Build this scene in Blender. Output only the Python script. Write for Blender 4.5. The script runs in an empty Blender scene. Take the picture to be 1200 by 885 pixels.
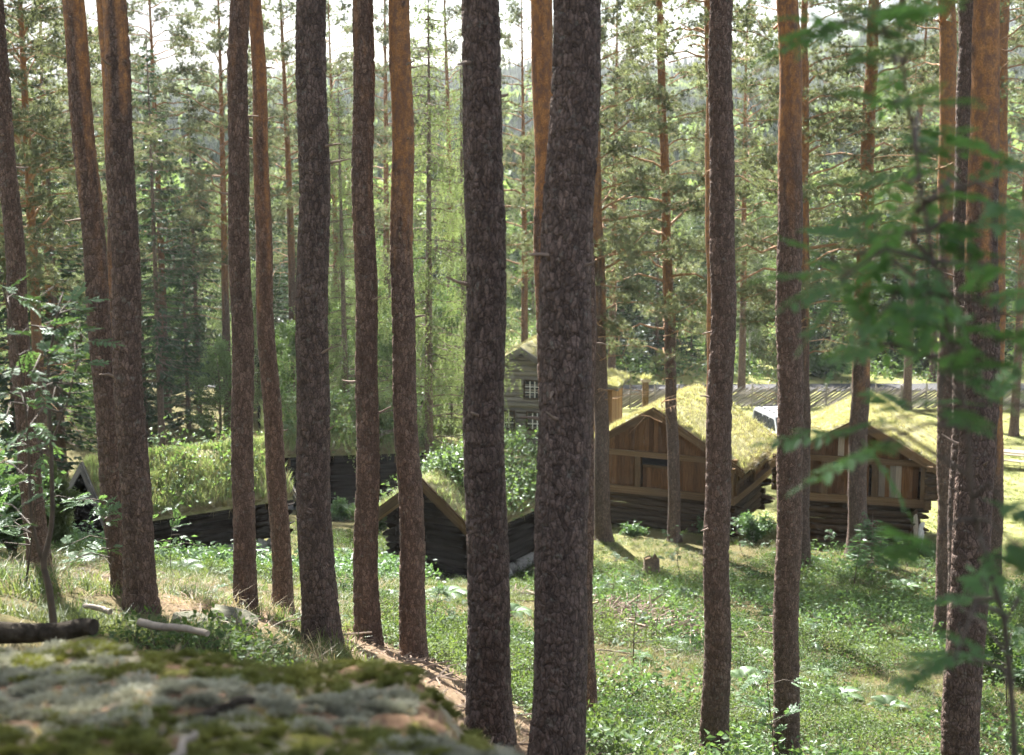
import bpy, math, random
import numpy as np
from mathutils import Vector, Matrix, Euler
random.seed(11)
rng = np.random.default_rng(11)
R = math.radians
SC = bpy.context.scene
COL = SC.collection

# ------------------------------------------------------------------ camera
F = 1650.0                    # focal length in photo pixels (1200 wide)
PITCH = R(9.0)
ZC = 14.5
cam_d = bpy.data.cameras.new('camera')
cam = bpy.data.objects.new('camera', cam_d)
COL.objects.link(cam)
cam.location = (0, 0, ZC)
cam.rotation_euler = (R(90) - PITCH, 0, 0)
cam_d.sensor_width = 36.0
cam_d.lens = 36.0 * F / 1200.0
cam_d.clip_start = 0.1
cam_d.clip_end = 6000
cam_d.dof.use_dof = True
cam_d.dof.focus_distance = 17.0
cam_d.dof.aperture_fstop = 2.6
SC.camera = cam

# ------------------------------------------------------------------ sky, sun, exposure
SUN_EL, SUN_AZ = R(47), R(-22)          # azimuth measured from +Y towards +X
world = bpy.data.worlds.new('World')
SC.world = world
world.use_nodes = True
wn = world.node_tree.nodes
wl = world.node_tree.links
wn.clear()
w_out = wn.new('ShaderNodeOutputWorld')
w_bg = wn.new('ShaderNodeBackground')
w_sky = wn.new('ShaderNodeTexSky')
w_sky.sky_type = 'NISHITA'
w_sky.sun_disc = False
w_sky.sun_elevation = SUN_EL
w_sky.sun_rotation = SUN_AZ
w_sky.air_density = 1.0
w_sky.dust_density = 1.6
w_sky.ozone_density = 1.0
w_bg.inputs['Strength'].default_value = 0.05
# thin bright summer cloud over the whole dome
w_tc = wn.new('ShaderNodeTexCoord')
w_mp = wn.new('ShaderNodeMapping'); w_mp.inputs['Scale'].default_value = (1.2, 1.2, 3.5)
w_nz = wn.new('ShaderNodeTexNoise'); w_nz.inputs['Scale'].default_value = 2.2; w_nz.inputs['Detail'].default_value = 6
w_rp = wn.new('ShaderNodeValToRGB')
w_rp.color_ramp.elements[0].position = 0.38; w_rp.color_ramp.elements[1].position = 0.62
w_mx = wn.new('ShaderNodeMix'); w_mx.data_type = 'RGBA'
w_mx.inputs[7].default_value = (4.3, 4.35, 4.4, 1)
wl.new(w_tc.outputs['Generated'], w_mp.inputs['Vector'])
wl.new(w_mp.outputs['Vector'], w_nz.inputs['Vector'])
wl.new(w_nz.outputs['Fac'], w_rp.inputs['Fac'])
wl.new(w_rp.outputs['Color'], w_mx.inputs[0])
wl.new(w_sky.outputs['Color'], w_mx.inputs[6])
wl.new(w_mx.outputs[2], w_bg.inputs['Color'])
wl.new(w_bg.outputs['Background'], w_out.inputs['Surface'])

sun_d = bpy.data.lights.new('sun', 'SUN')
sun_d.energy = 5.0
sun_d.angle = R(0.55)
sun_d.color = (1.0, 0.955, 0.88)
sun = bpy.data.objects.new('sun', sun_d)
COL.objects.link(sun)
sd = Vector((math.sin(SUN_AZ) * math.cos(SUN_EL), math.cos(SUN_AZ) * math.cos(SUN_EL), math.sin(SUN_EL)))
sun.rotation_euler = sd.to_track_quat('Z', 'Y').to_euler()
sun.location = (-20, 60, 60)

vs = SC.view_settings
vs.view_transform = 'Standard'
vs.look = 'None'
vs.gamma = 1.0
vs.use_curve_mapping = False
vs.exposure = 2.48
cy = SC.cycles
cy.use_denoising = True
cy.use_adaptive_sampling = True
cy.adaptive_threshold = 0.03
cy.use_light_tree = False
cy.max_bounces = 5
cy.diffuse_bounces = 3
cy.glossy_bounces = 1
cy.transmission_bounces = 4
cy.transparent_max_bounces = 6
cy.volume_bounces = 0
cy.caustics_reflective = False
cy.caustics_refractive = False
cy.sample_clamp_indirect = 6.0

# ------------------------------------------------------------------ helpers
def W(px, py, Y):
    """photo pixel -> point of the place at ground distance Y"""
    u = (px - 600) / F; v = (442.5 - py) / F
    c, s = math.cos(PITCH), math.sin(PITCH)
    d = (u, c + v * s, -s + v * c)
    t = Y / d[1]
    return np.array((d[0] * t, Y, ZC + d[2] * t))

def hash3(ix, iy, iz, seed=0):
    h = (ix.astype(np.int64) * 374761393 + iy.astype(np.int64) * 668265263 + iz.astype(np.int64) * 2147483647 + seed * 974634541) & 0x7fffffff
    h = ((h ^ (h >> 13)) * 1274126177) & 0x7fffffff
    h = ((h ^ (h >> 16)) * 2246822519) & 0x7fffffff
    return ((h ^ (h >> 15)) & 0xffffff) / float(0xffffff)

def vnoise(p, seed=0):
    p = np.asarray(p, float)
    i = np.floor(p).astype(np.int64); f = p - i
    f = f * f * (3 - 2 * f)
    o = 0
    for dx in (0, 1):
        for dy in (0, 1):
            for dz in (0, 1):
                w = (f[..., 0] if dx else 1 - f[..., 0]) * (f[..., 1] if dy else 1 - f[..., 1]) * (f[..., 2] if dz else 1 - f[..., 2])
                o = o + w * hash3(i[..., 0] + dx, i[..., 1] + dy, i[..., 2] + dz, seed)
    return o

def fbm(p, octs=4, seed=0):
    p = np.asarray(p, float); a = 0.5; s = 0; t = 0
    for k in range(octs):
        s = s + a * vnoise(p * (2 ** k) + 17.3 * k, seed + k); t += a; a *= 0.5
    return s / t

def n2(x, y, sc, octs=4, seed=0):
    return fbm(np.stack([np.asarray(x) * sc, np.asarray(y) * sc, np.zeros_like(np.asarray(x, float))], -1), octs, seed)

def mesh_of(name, parts, mats, smooth=True, attrs=None, extra_pts=None):
    """parts: list of (V, Faces(m,3|4), material index)"""
    me = bpy.data.meshes.new(name)
    nv = 0; Vs = []; li = []; ls = []; mi = []; nl = 0
    for V, Fc, m in parts:
        V = np.asarray(V, np.float32).reshape(-1, 3); Fc = np.asarray(Fc, np.int32)
        if len(Fc) == 0: continue
        Vs.append(V); li.append((Fc + nv).ravel())
        k = Fc.shape[1]
        ls.append(nl + np.arange(len(Fc)) * k); nl += len(Fc) * k
        mi.append(np.full(len(Fc), m, np.int32)); nv += len(V)
    npro = nv
    if extra_pts is not None:
        Vs.append(np.asarray(extra_pts, np.float32)); nv += len(extra_pts)
    V = np.concatenate(Vs); li = np.concatenate(li); ls = np.concatenate(ls).astype(np.int32); mi = np.concatenate(mi)
    me.vertices.add(nv); me.vertices.foreach_set('co', V.ravel())
    me.loops.add(nl); me.loops.foreach_set('vertex_index', li.astype(np.int32))
    me.polygons.add(len(ls)); me.polygons.foreach_set('loop_start', ls)
    me.polygons.foreach_set('material_index', mi)
    me.polygons.foreach_set('use_smooth', np.full(len(ls), bool(smooth)))
    for m in mats: me.materials.append(m)
    if attrs:
        for an, (ty, arr) in attrs.items():
            a = me.attributes.new(an, ty, 'POINT')
            key = 'vector' if ty == 'FLOAT_VECTOR' else ('color' if ty == 'FLOAT_COLOR' else 'value')
            a.data.foreach_set(key, np.asarray(arr).ravel())
    me.update(calc_edges=True)
    return me

def tag(o, label=None, cat=None, group=None, kind=None):
    if label: o['label'] = label
    if cat: o['category'] = cat
    if group: o['group'] = group
    if kind: o['kind'] = kind
    return o

def put(name, me, parent=None, loc=(0, 0, 0), rot=(0, 0, 0), scale=(1, 1, 1)):
    o = bpy.data.objects.new(name, me)
    COL.objects.link(o)
    o.parent = parent
    o.location = loc; o.rotation_euler = rot; o.scale = scale
    return o

def empty(name, loc, rz=0.0):
    o = bpy.data.objects.new(name, None)
    COL.objects.link(o)
    o.location = loc; o.rotation_euler = (0, 0, rz); o.empty_display_size = 0.2
    return o

def nrm(v):
    v = np.asarray(v, float)
    return v / (np.linalg.norm(v, axis=-1, keepdims=True) + 1e-9)

def tube(pts, rad, k=6, cap=True):
    pts = np.asarray(pts, float); n = len(pts)
    rad = np.broadcast_to(np.asarray(rad, float), (n,))
    T = nrm(np.gradient(pts, axis=0))
    ref = np.array((0, 0, 1.0)) if abs(T[:, 2]).mean() < 0.9 else np.array((1.0, 0, 0))
    A = nrm(np.cross(T, ref)); B = np.cross(T, A)
    an = np.arange(k) * 2 * math.pi / k
    V = pts[:, None, :] + rad[:, None, None] * (A[:, None, :] * np.cos(an)[None, :, None] + B[:, None, :] * np.sin(an)[None, :, None])
    V = V.reshape(-1, 3)
    i = np.arange(n - 1)[:, None] * k; j = np.arange(k)[None, :]; j2 = (j + 1) % k
    Fq = np.stack([i + j, i + j2, i + k + j2, i + k + j], -1).reshape(-1, 4)
    return V, Fq

class MB:
    def __init__(s): s.p = []
    def add(s, V, Fc, m=0): s.p.append((V, Fc, m)); return s
    def tube(s, pts, rad, k=6, m=0):
        V, Fq = tube(pts, rad, k); s.p.append((V, Fq, m))
        n = len(pts)
        e = np.array([[0, j + 1, j] for j in range(1, k - 1)] + [[(n - 1) * k, (n - 1) * k + j, (n - 1) * k + j + 1] for j in range(1, k - 1)])
        s.p.append((V, e, m)); return s
    def box(s, lo, hi, m=0, M=None):
        x0, y0, z0 = lo; x1, y1, z1 = hi
        V = np.array([(x0, y0, z0), (x1, y0, z0), (x1, y1, z0), (x0, y1, z0), (x0, y0, z1), (x1, y0, z1), (x1, y1, z1), (x0, y1, z1)], float)
        if M is not None: V = V @ np.array(M.to_3x3()).T + np.array(M.translation)
        s.p.append((V, np.array([(0, 3, 2, 1), (4, 5, 6, 7), (0, 1, 5, 4), (1, 2, 6, 5), (2, 3, 7, 6), (3, 0, 4, 7)]), m)); return s
    def prism(s, poly, y0, y1, m=0):
        """poly in xz, extruded along y"""
        n = len(poly)
        V = [(x, y0, z) for x, z in poly] + [(x, y1, z) for x, z in poly]
        s.p.append((V, np.array([(i, (i + 1) % n, n + (i + 1) % n, n + i) for i in range(n)]), m))
        s.p.append((V, np.array([(0, i, i + 1) for i in range(1, n - 1)] + [(n, n + i + 1, n + i) for i in range(1, n - 1)]), m)); return s
    def mesh(s, name, mats, smooth=True): return mesh_of(name, s.p, mats, smooth)

def rand_perp(D, g):
    r = g.normal(size=D.shape)
    return nrm(np.cross(D, r))

def needles(P, D, L, m, spread, w, g):
    """tufts of thin needle triangles: P,D (n,3)"""
    n = len(P)
    P = np.repeat(P, m, 0); D = np.repeat(nrm(D), m, 0)
    pr = rand_perp(D, g)
    a = g.uniform(0.15, spread, size=(n * m, 1))
    d = D * np.cos(a) + pr * np.sin(a)
    l = L * g.uniform(0.7, 1.15, size=(n * m, 1))
    s = rand_perp(d, g) * w * 0.5
    b = P - D * L * 0.35 * g.uniform(0, 1, size=(n * m, 1))
    V = np.stack([b - s, b + s, b + d * l], 1).reshape(-1, 3)
    return V, np.arange(n * m * 3).reshape(-1, 3)

def leaves(P, size, g, nz=0.4, D=None, asp=0.55):
    """small pointed leaves (two triangles folded at the midrib)"""
    n = len(P)
    N = nrm(g.normal(size=(n, 3)) + np.array((0, 0, nz)) * 2)
    if D is None: D = rand_perp(N, g)
    else:
        D = nrm(D + 0.35 * g.normal(size=(n, 3)))
    S = nrm(np.cross(N, D))
    N = np.cross(D, S)
    l = (size * g.uniform(0.65, 1.25, size=n))[:, None]
    c = P + D * l * 0.45
    V = np.stack([P, c + S * l * asp * 0.5 + N * l * 0.1, P + D * l, c - S * l * asp * 0.5 + N * l * 0.1], 1).reshape(-1, 3)
    b = np.arange(n) * 4
    Fc = np.concatenate([np.stack([b, b + 1, b + 2], 1), np.stack([b, b + 2, b + 3], 1)])
    return V, Fc

# ------------------------------------------------------------------ materials
def newmat(name):
    m = bpy.data.materials.new(name); m.use_nodes = True
    m.node_tree.nodes.clear()
    return m, m.node_tree.nodes, m.node_tree.links

def rgba(c): return (c[0], c[1], c[2], 1.0)

def ramp(nd, stops):
    r = nd.new('ShaderNodeValToRGB')
    e = r.color_ramp.elements
    while len(e) < len(stops): e.new(0.5)
    for i, (p, c) in enumerate(stops):
        e[i].position = p; e[i].color = rgba(c) if not isinstance(c, (int, float)) else (c, c, c, 1)
    return r

def mixc(nd, lk, fac, a, b, mode='MIX'):
    x = nd.new('ShaderNodeMix'); x.data_type = 'RGBA'; x.blend_type = mode
    for s, v in ((0, fac), (6, a), (7, b)):
        if hasattr(v, 'is_output') or isinstance(v, bpy.types.NodeSocket): lk.new(v, x.inputs[s])
        elif s == 0: x.inputs[0].default_value = v
        else: x.inputs[s].default_value = rgba(v)
    return x.outputs[2]

def noise(nd, lk, scale, detail=4, vec=None, rough=0.6, dist=0.0):
    n = nd.new('ShaderNodeTexNoise')
    n.inputs['Scale'].default_value = scale; n.inputs['Detail'].default_value = detail
    n.inputs['Roughness'].default_value = rough; n.inputs['Distortion'].default_value = dist
    if vec is not None: lk.new(vec, n.inputs['Vector'])
    return n.outputs['Fac']

def leafmat(name, c1, c2, trans=0.45, tcol=None, gloss=0.06, nscale=1.5, rand=0.35, rough=0.45):
    """c1/c2: own colour range of the leaves; tcol: colour of the light that passes through"""
    m, nd, lk = newmat(name)
    out = nd.new('ShaderNodeOutputMaterial')
    geo = nd.new('ShaderNodeNewGeometry'); oi = nd.new('ShaderNodeObjectInfo')
    f = noise(nd, lk, nscale, 3, geo.outputs['Position'])
    rp = ramp(nd, [(0.3, c1), (0.7, c2)]); lk.new(f, rp.inputs['Fac'])
    # each piece of foliage a little different
    add = nd.new('ShaderNodeMath'); add.operation = 'ADD'
    lk.new(oi.outputs['Random'], add.inputs[0]); lk.new(geo.outputs['Random Per Island'], add.inputs[1])
    mr = nd.new('ShaderNodeMapRange'); mr.inputs['From Max'].default_value = 2.0
    mr.inputs['To Min'].default_value = 1 - rand; mr.inputs['To Max'].default_value = 1 + rand
    lk.new(add.outputs[0], mr.inputs['Value'])
    hsv = nd.new('ShaderNodeHueSaturation'); hsv.inputs['Saturation'].default_value = 0.9; hsv.inputs['Hue'].default_value = 0.502
    lk.new(rp.outputs['Color'], hsv.inputs['Color']); lk.new(mr.outputs['Result'], hsv.inputs['Value'])
    d = nd.new('ShaderNodeBsdfDiffuse'); t = nd.new('ShaderNodeBsdfTranslucent')
    lk.new(hsv.outputs['Color'], d.inputs['Color'])
    tc = mixc(nd, lk, 1.0, hsv.outputs['Color'], tcol or (1.5, 1.5, 0.88), 'MULTIPLY')
    lk.new(tc, t.inputs['Color'])
    mx = nd.new('ShaderNodeMixShader'); mx.inputs[0].default_value = trans
    lk.new(d.outputs[0], mx.inputs[1]); lk.new(t.outputs[0], mx.inputs[2])
    g = nd.new('ShaderNodeBsdfGlossy'); g.inputs['Roughness'].default_value = rough; g.inputs['Color'].default_value = (0.9, 0.95, 1, 1)
    m2 = nd.new('ShaderNodeMixShader'); m2.inputs[0].default_value = gloss
    lk.new(mx.outputs[0], m2.inputs[1]); lk.new(g.outputs[0], m2.inputs[2])
    lk.new(m2.outputs[0], out.inputs['Surface'])
    return m

def solid(name, c, rough=0.7, var=0.25, nscale=6.0, metal=0.0, bump=0.0, rand=0.0, spec=0.3):
    m, nd, lk = newmat(name)
    out = nd.new('ShaderNodeOutputMaterial'); b = nd.new('ShaderNodeBsdfPrincipled')
    tc = nd.new('ShaderNodeTexCoord')
    f = noise(nd, lk, nscale, 5, tc.outputs['Object'])
    lo = [x * (1 - var) for x in c]; hi = [min(1, x * (1 + var)) for x in c]
    rp = ramp(nd, [(0.3, lo), (0.7, hi)]); lk.new(f, rp.inputs['Fac'])
    col = rp.outputs['Color']
    if rand:
        oi = nd.new('ShaderNodeObjectInfo'); mr = nd.new('ShaderNodeMapRange')
        mr.inputs['To Min'].default_value = 1 - rand; mr.inputs['To Max'].default_value = 1 + rand
        lk.new(oi.outputs['Random'], mr.inputs['Value'])
        hs = nd.new('ShaderNodeHueSaturation'); lk.new(col, hs.inputs['Color']); lk.new(mr.outputs['Result'], hs.inputs['Value']); col = hs.outputs['Color']
    lk.new(col, b.inputs['Base Color'])
    b.inputs['Roughness'].default_value = rough; b.inputs['Metallic'].default_value = metal
    b.inputs['Specular IOR Level'].default_value = spec
    if bump:
        bp = nd.new('ShaderNodeBump'); bp.inputs['Strength'].default_value = bump; bp.inputs['Distance'].default_value = 0.02
        lk.new(f, bp.inputs['Height']); lk.new(bp.outputs[0], b.inputs['Normal'])
    lk.new(b.outputs[0], out.inputs['Surface'])
    return m

def wood(name, c1, c2, grain=14.0, rough=0.8, rand=0.35):
    """weathered wood, grain along local x of the piece, each piece its own tone"""
    m, nd, lk = newmat(name)
    out = nd.new('ShaderNodeOutputMaterial'); b = nd.new('ShaderNodeBsdfPrincipled')
    tc = nd.new('ShaderNodeTexCoord'); oi = nd.new('ShaderNodeObjectInfo')
    mp = nd.new('ShaderNodeMapping'); mp.inputs['Scale'].default_value = (2.2, grain, grain)
    cmb = nd.new('ShaderNodeCombineXYZ'); ml = nd.new('ShaderNodeMath'); ml.operation = 'MULTIPLY'; ml.inputs[1].default_value = 60
    lk.new(oi.outputs['Random'], ml.inputs[0])
    for i in range(3): lk.new(ml.outputs[0], cmb.inputs[i])
    lk.new(cmb.outputs[0], mp.inputs['Location']); lk.new(tc.outputs['Object'], mp.inputs['Vector'])
    f = noise(nd, lk, 1.0, 6, mp.outputs['Vector'], 0.65, 0.4)
    rp = ramp(nd, [(0.32, c1), (0.68, c2)]); lk.new(f, rp.inputs['Fac'])
    mr = nd.new('ShaderNodeMapRange'); mr.inputs['To Min'].default_value = 1 - rand; mr.inputs['To Max'].default_value = 1 + rand
    wnz = nd.new('ShaderNodeTexWhiteNoise'); wnz.noise_dimensions = '1D'; lk.new(ml.outputs[0], wnz.inputs['W'])
    lk.new(wnz.outputs['Value'], mr.inputs['Value'])
    hs = nd.new('ShaderNodeHueSaturation'); lk.new(rp.outputs['Color'], hs.inputs['Color']); lk.new(mr.outputs['Result'], hs.inputs['Value'])
    lk.new(hs.outputs['Color'], b.inputs['Base Color'])
    b.inputs['Roughness'].default_value = rough; b.inputs['Specular IOR Level'].default_value = 0.08
    bp = nd.new('ShaderNodeBump'); bp.inputs['Strength'].default_value = 0.8; bp.inputs['Distance'].default_value = 0.02
    lk.new(f, bp.inputs['Height']); lk.new(bp.outputs[0], b.inputs['Normal'])
    lk.new(b.outputs[0], out.inputs['Surface'])
    return m

def barkmat(name):
    """pine bark: grey-brown plates below, flaky orange above ('orange' attribute), plate tone, lichen"""
    m, nd, lk = newmat(name)
    out = nd.new('ShaderNodeOutputMaterial'); b = nd.new('ShaderNodeBsdfPrincipled')
    geo = nd.new('ShaderNodeNewGeometry')
    def attr(n):
        a = nd.new('ShaderNodeAttribute'); a.attribute_name = n; return a.outputs['Fac']
    f1 = noise(nd, lk, 14, 6, geo.outputs['Position'], 0.7)
    f2 = noise(nd, lk, 70, 4, geo.outputs['Position'], 0.7)
    mp = nd.new('ShaderNodeMapping'); mp.inputs['Scale'].default_value = (32, 32, 12.5)
    dst = nd.new('ShaderNodeTexNoise'); dst.inputs['Scale'].default_value = 9; dst.inputs['Detail'].default_value = 3
    lk.new(geo.outputs['Position'], dst.inputs['Vector'])
    jit = mixc(nd, lk, 0.05, geo.outputs['Position'], dst.outputs['Color'], 'ADD')
    lk.new(jit, mp.inputs['Vector'])
    ve = nd.new('ShaderNodeTexVoronoi'); ve.feature = 'DISTANCE_TO_EDGE'; ve.inputs['Scale'].default_value = 1
    vc = nd.new('ShaderNodeTexVoronoi'); vc.inputs['Scale'].default_value = 1
    lk.new(mp.outputs[0], ve.inputs['Vector']); lk.new(mp.outputs[0], vc.inputs['Vector'])
    cell = nd.new('ShaderNodeSeparateColor'); lk.new(vc.outputs['Color'], cell.inputs[0])
    tmix = nd.new('ShaderNodeMath'); tmix.operation = 'MULTIPLY_ADD'; tmix.inputs[1].default_value = 0.55
    lk.new(cell.outputs[0], tmix.inputs[0])
    th_ = nd.new('ShaderNodeMath'); th_.operation = 'MULTIPLY'; th_.inputs[1].default_value = 0.45; lk.new(attr('tone'), th_.inputs[0]); lk.new(th_.outputs[0], tmix.inputs[2])
    plate = ramp(nd, [(0.0, (0.068, 0.049, 0.042)), (0.5, (0.145, 0.106, 0.089)), (1.0, (0.245, 0.176, 0.143))]); lk.new(tmix.outputs[0], plate.inputs['Fac'])
    fine = ramp(nd, [(0.28, (0.45, 0.43, 0.43)), (0.72, (1.45, 1.38, 1.33))]); lk.new(f2, fine.inputs['Fac'])
    low = mixc(nd, lk, 1.0, plate.outputs['Color'], fine.outputs['Color'], 'MULTIPLY')
    fis = ramp(nd, [(0.0, 0.85), (0.10, 0.0)]); lk.new(ve.outputs['Distance'], fis.inputs['Fac'])
    low = mixc(nd, lk, fis.outputs['Color'], low, (0.055, 0.036, 0.029))
    gry = ramp(nd, [(0.0, (0.049, 0.037, 0.033)), (0.5, (0.114, 0.087, 0.077)), (1.0, (0.190, 0.144, 0.127))]); lk.new(tmix.outputs[0], gry.inputs['Fac'])
    gry2 = mixc(nd, lk, 1.0, gry.outputs['Color'], fine.outputs['Color'], 'MULTIPLY')
    gry2 = mixc(nd, lk, fis.outputs['Color'], gry2, (0.04, 0.031, 0.028))
    low = mixc(nd, lk, attr('grey'), low, gry2)
    lich = ramp(nd, [(0.58, 0.0), (0.68, 0.55)]); lk.new(f1, lich.inputs['Fac'])
    low = mixc(nd, lk, lich.outputs['Color'], low, (0.19, 0.19, 0.165))
    org = ramp(nd, [(0.0, (0.180, 0.095, 0.052)), (0.5, (0.297, 0.155, 0.068)), (1.0, (0.396, 0.215, 0.092))]); lk.new(attr('tone'), org.inputs['Fac'])
    org2 = mixc(nd, lk, 1.0, org.outputs['Color'], fine.outputs['Color'], 'MULTIPLY')
    mp3 = nd.new('ShaderNodeMapping'); mp3.inputs['Scale'].default_value = (17, 17, 10); lk.new(geo.outputs['Position'], mp3.inputs['Vector'])
    f4 = noise(nd, lk, 1.0, 6, mp3.outputs[0], 0.72)
    flk = ramp(nd, [(0.44, 0.0), (0.60, 0.85)]); lk.new(f4, flk.inputs['Fac'])
    org2 = mixc(nd, lk, flk.outputs['Color'], org2, (0.135, 0.085, 0.065))
    col = mixc(nd, lk, attr('orange'), low, org2)
    lk.new(col, b.inputs['Base Color'])
    b.inputs['Roughness'].default_value = 0.85; b.inputs['Specular IOR Level'].default_value = 0.2
    hgt = ramp(nd, [(0.0, 0.0), (0.22, 1.0)]); lk.new(ve.outputs['Distance'], hgt.inputs['Fac'])
    inv = nd.new('ShaderNodeMath'); inv.operation = 'MULTIPLY_ADD'; inv.inputs[1].default_value = -0.8; inv.inputs[2].default_value = 1.0; lk.new(attr('orange'), inv.inputs[0])
    hm = nd.new('ShaderNodeMath'); hm.operation = 'MULTIPLY'; lk.new(hgt.outputs['Color'], hm.inputs[0]); lk.new(inv.outputs[0], hm.inputs[1])
    ha = nd.new('ShaderNodeMath'); ha.operation = 'MULTIPLY_ADD'; ha.inputs[1].default_value = 0.45; lk.new(f2, ha.inputs[0]); lk.new(hm.outputs[0], ha.inputs[2])
    bp = nd.new('ShaderNodeBump'); bp.inputs['Strength'].default_value = 0.8; bp.inputs['Distance'].default_value = 0.014
    lk.new(ha.outputs[0], bp.inputs['Height']); lk.new(bp.outputs[0], b.inputs['Normal'])
    lk.new(b.outputs[0], out.inputs['Surface'])
    return m

M = {}
M['bark'] = barkmat('pine bark')
M['limb'] = solid('pine limb bark', (0.30, 0.175, 0.095), 0.8, 0.35, 9)
M['deadlimb'] = solid('dead twig bark', (0.20, 0.15, 0.12), 0.85, 0.3, 9)
M['spruce_bark'] = solid('spruce bark', (0.15, 0.11, 0.09), 0.9, 0.45, 12, bump=0.5)
M['birch_bark'] = solid('birch bark', (0.62, 0.6, 0.56), 0.7, 0.35, 5)
M['pine_needle'] = leafmat('pine needles', (0.095, 0.118, 0.072), (0.175, 0.198, 0.125), 0.46, (1.5, 1.5, 0.88), 0.040, 0.9)
M['spruce_needle'] = leafmat('spruce needles', (0.026, 0.05, 0.028), (0.06, 0.10, 0.048), 0.28, (1.5, 1.5, 0.88), 0.028, 0.7)
M['young_spruce_needle'] = leafmat('young spruce needles', (0.05, 0.11, 0.045), (0.09, 0.17, 0.06), 0.4, (1.45, 1.5, 0.9), 0.028, 3)
M['larch_needle'] = leafmat('larch needles', (0.15, 0.205, 0.085), (0.23, 0.29, 0.13), 0.5, (1.5, 1.5, 0.88), 0.024, 0.8)
M['birch_leaf'] = leafmat('birch leaves', (0.11, 0.15, 0.075), (0.19, 0.24, 0.125), 0.45, (1.45, 1.5, 0.9), 0.040, 0.6)
M['broad_leaf'] = leafmat('broad leaves', (0.075, 0.135, 0.04), (0.13, 0.205, 0.07), 0.48, (1.45, 1.5, 0.8), 0.040, 0.8)
M['rowan_leaf'] = leafmat('rowan leaves', (0.075, 0.165, 0.055), (0.115, 0.225, 0.08), 0.52, (1.45, 1.6, 0.8), 0.024, 6, 0.25)
M['sapling_leaf'] = leafmat('sapling leaves', (0.06, 0.125, 0.045), (0.10, 0.18, 0.07), 0.45, (1.45, 1.5, 0.8), 0.040, 6, 0.3)
M['grass'] = leafmat('meadow grass', (0.19, 0.22, 0.07), (0.29, 0.30, 0.115), 0.4, (1.45, 1.5, 0.9), 0.020, 0.5)
M['roof_grass'] = leafmat('roof grass', (0.29, 0.30, 0.14), (0.45, 0.42, 0.225), 0.42, (1.5, 1.5, 0.88), 0.020, 1.2)
M['lush_grass'] = leafmat('lush roof grass', (0.20, 0.27, 0.11), (0.33, 0.375, 0.185), 0.42, (1.45, 1.5, 0.9), 0.024, 1.0)
M['dry_grass'] = leafmat('dry grass', (0.20, 0.155, 0.085), (0.31, 0.25, 0.14), 0.35, (1.3, 1.3, 1.0), 0.016, 1.0)
M['forest_grass'] = leafmat('forest grass', (0.055, 0.10, 0.032), (0.16, 0.18, 0.068), 0.42, (1.45, 1.5, 0.8), 0.020, 0.6)
M['bilberry'] = leafmat('bilberry leaves', (0.035, 0.08, 0.022), (0.125, 0.17, 0.045), 0.45, (1.45, 1.5, 0.8), 0.015, 0.5)
M['fern'] = leafmat('fern fronds', (0.065, 0.13, 0.038), (0.11, 0.18, 0.055), 0.45, (1.45, 1.5, 0.9), 0.032, 1.0)
M['juniper'] = leafmat('juniper needles', (0.07, 0.105, 0.035), (0.12, 0.15, 0.055), 0.3, None, 0.020, 3)
M['moss'] = leafmat('moss cushions', (0.11, 0.13, 0.03), (0.21, 0.21, 0.05), 0.25, None, 0.008, 4)
M['lichen'] = leafmat('reindeer lichen', (0.25, 0.25, 0.18), (0.40, 0.395, 0.30), 0.25, (1.1, 1.1, 1.0), 0.008, 4)
M['litter'] = solid('needle litter', (0.22, 0.15, 0.10), 0.85, 0.5, 3, rand=0.5)
M['twig'] = solid('fallen twig', (0.20, 0.15, 0.115), 0.85, 0.35, 8, rand=0.3)
M['stem'] = solid('sapling stem', (0.075, 0.058, 0.045), 0.75, 0.3, 15)
M['log_dark'] = wood('tarred logs', (0.007, 0.005, 0.0045), (0.027, 0.020, 0.016), 6, 0.9)
M['log_brown'] = wood('brown logs', (0.030, 0.019, 0.011), (0.090, 0.060, 0.034), 6, 0.8)
M['log_grey'] = wood('grey logs', (0.17, 0.155, 0.14), (0.32, 0.29, 0.26), 6, 0.8)
M['plank_brown'] = wood('brown tarred planks', (0.05, 0.026, 0.012), (0.19, 0.10, 0.044), 14, 0.75, 0.35)
M['plank_pale'] = wood('pale weathered planks', (0.22, 0.18, 0.14), (0.40, 0.34, 0.27), 14, 0.8)
M['beam'] = wood('weathered beams', (0.07, 0.045, 0.024), (0.20, 0.13, 0.07), 10, 0.8)
M['board_grey'] = wood('grey bargeboards', (0.13, 0.12, 0.11), (0.30, 0.28, 0.255), 10, 0.8)
M['board_mossy'] = wood('mossy bargeboards', (0.075, 0.07, 0.045), (0.19, 0.175, 0.12), 10, 0.85)
M['plank_orange'] = wood('orange planks', (0.24, 0.13, 0.06), (0.42, 0.25, 0.12), 14, 0.75)
M['loft_shade'] = solid('painted loft shade', (0.012, 0.010, 0.009), 0.9, 0.2)  # near-black colour standing in for the shade inside the loft
M['sod'] = solid('sod earth', (0.24, 0.225, 0.115), 0.95, 0.4, 4, bump=0.4)
M['moss_stone'] = solid('mossy stone', (0.10, 0.10, 0.07), 0.9, 0.5, 6, bump=0.5)
M['stone'] = solid('foundation stone', (0.25, 0.24, 0.225), 0.85, 0.35, 5, bump=0.5, rand=0.3)
M['white'] = solid('white window paint', (0.72, 0.72, 0.70), 0.5, 0.08)
M['glass'] = solid('window glass', (0.03, 0.035, 0.04), 0.12, 0.1, spec=0.6)
M['fence'] = wood('split rail fence', (0.20, 0.18, 0.165), (0.38, 0.35, 0.32), 6, 0.85)

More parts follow.
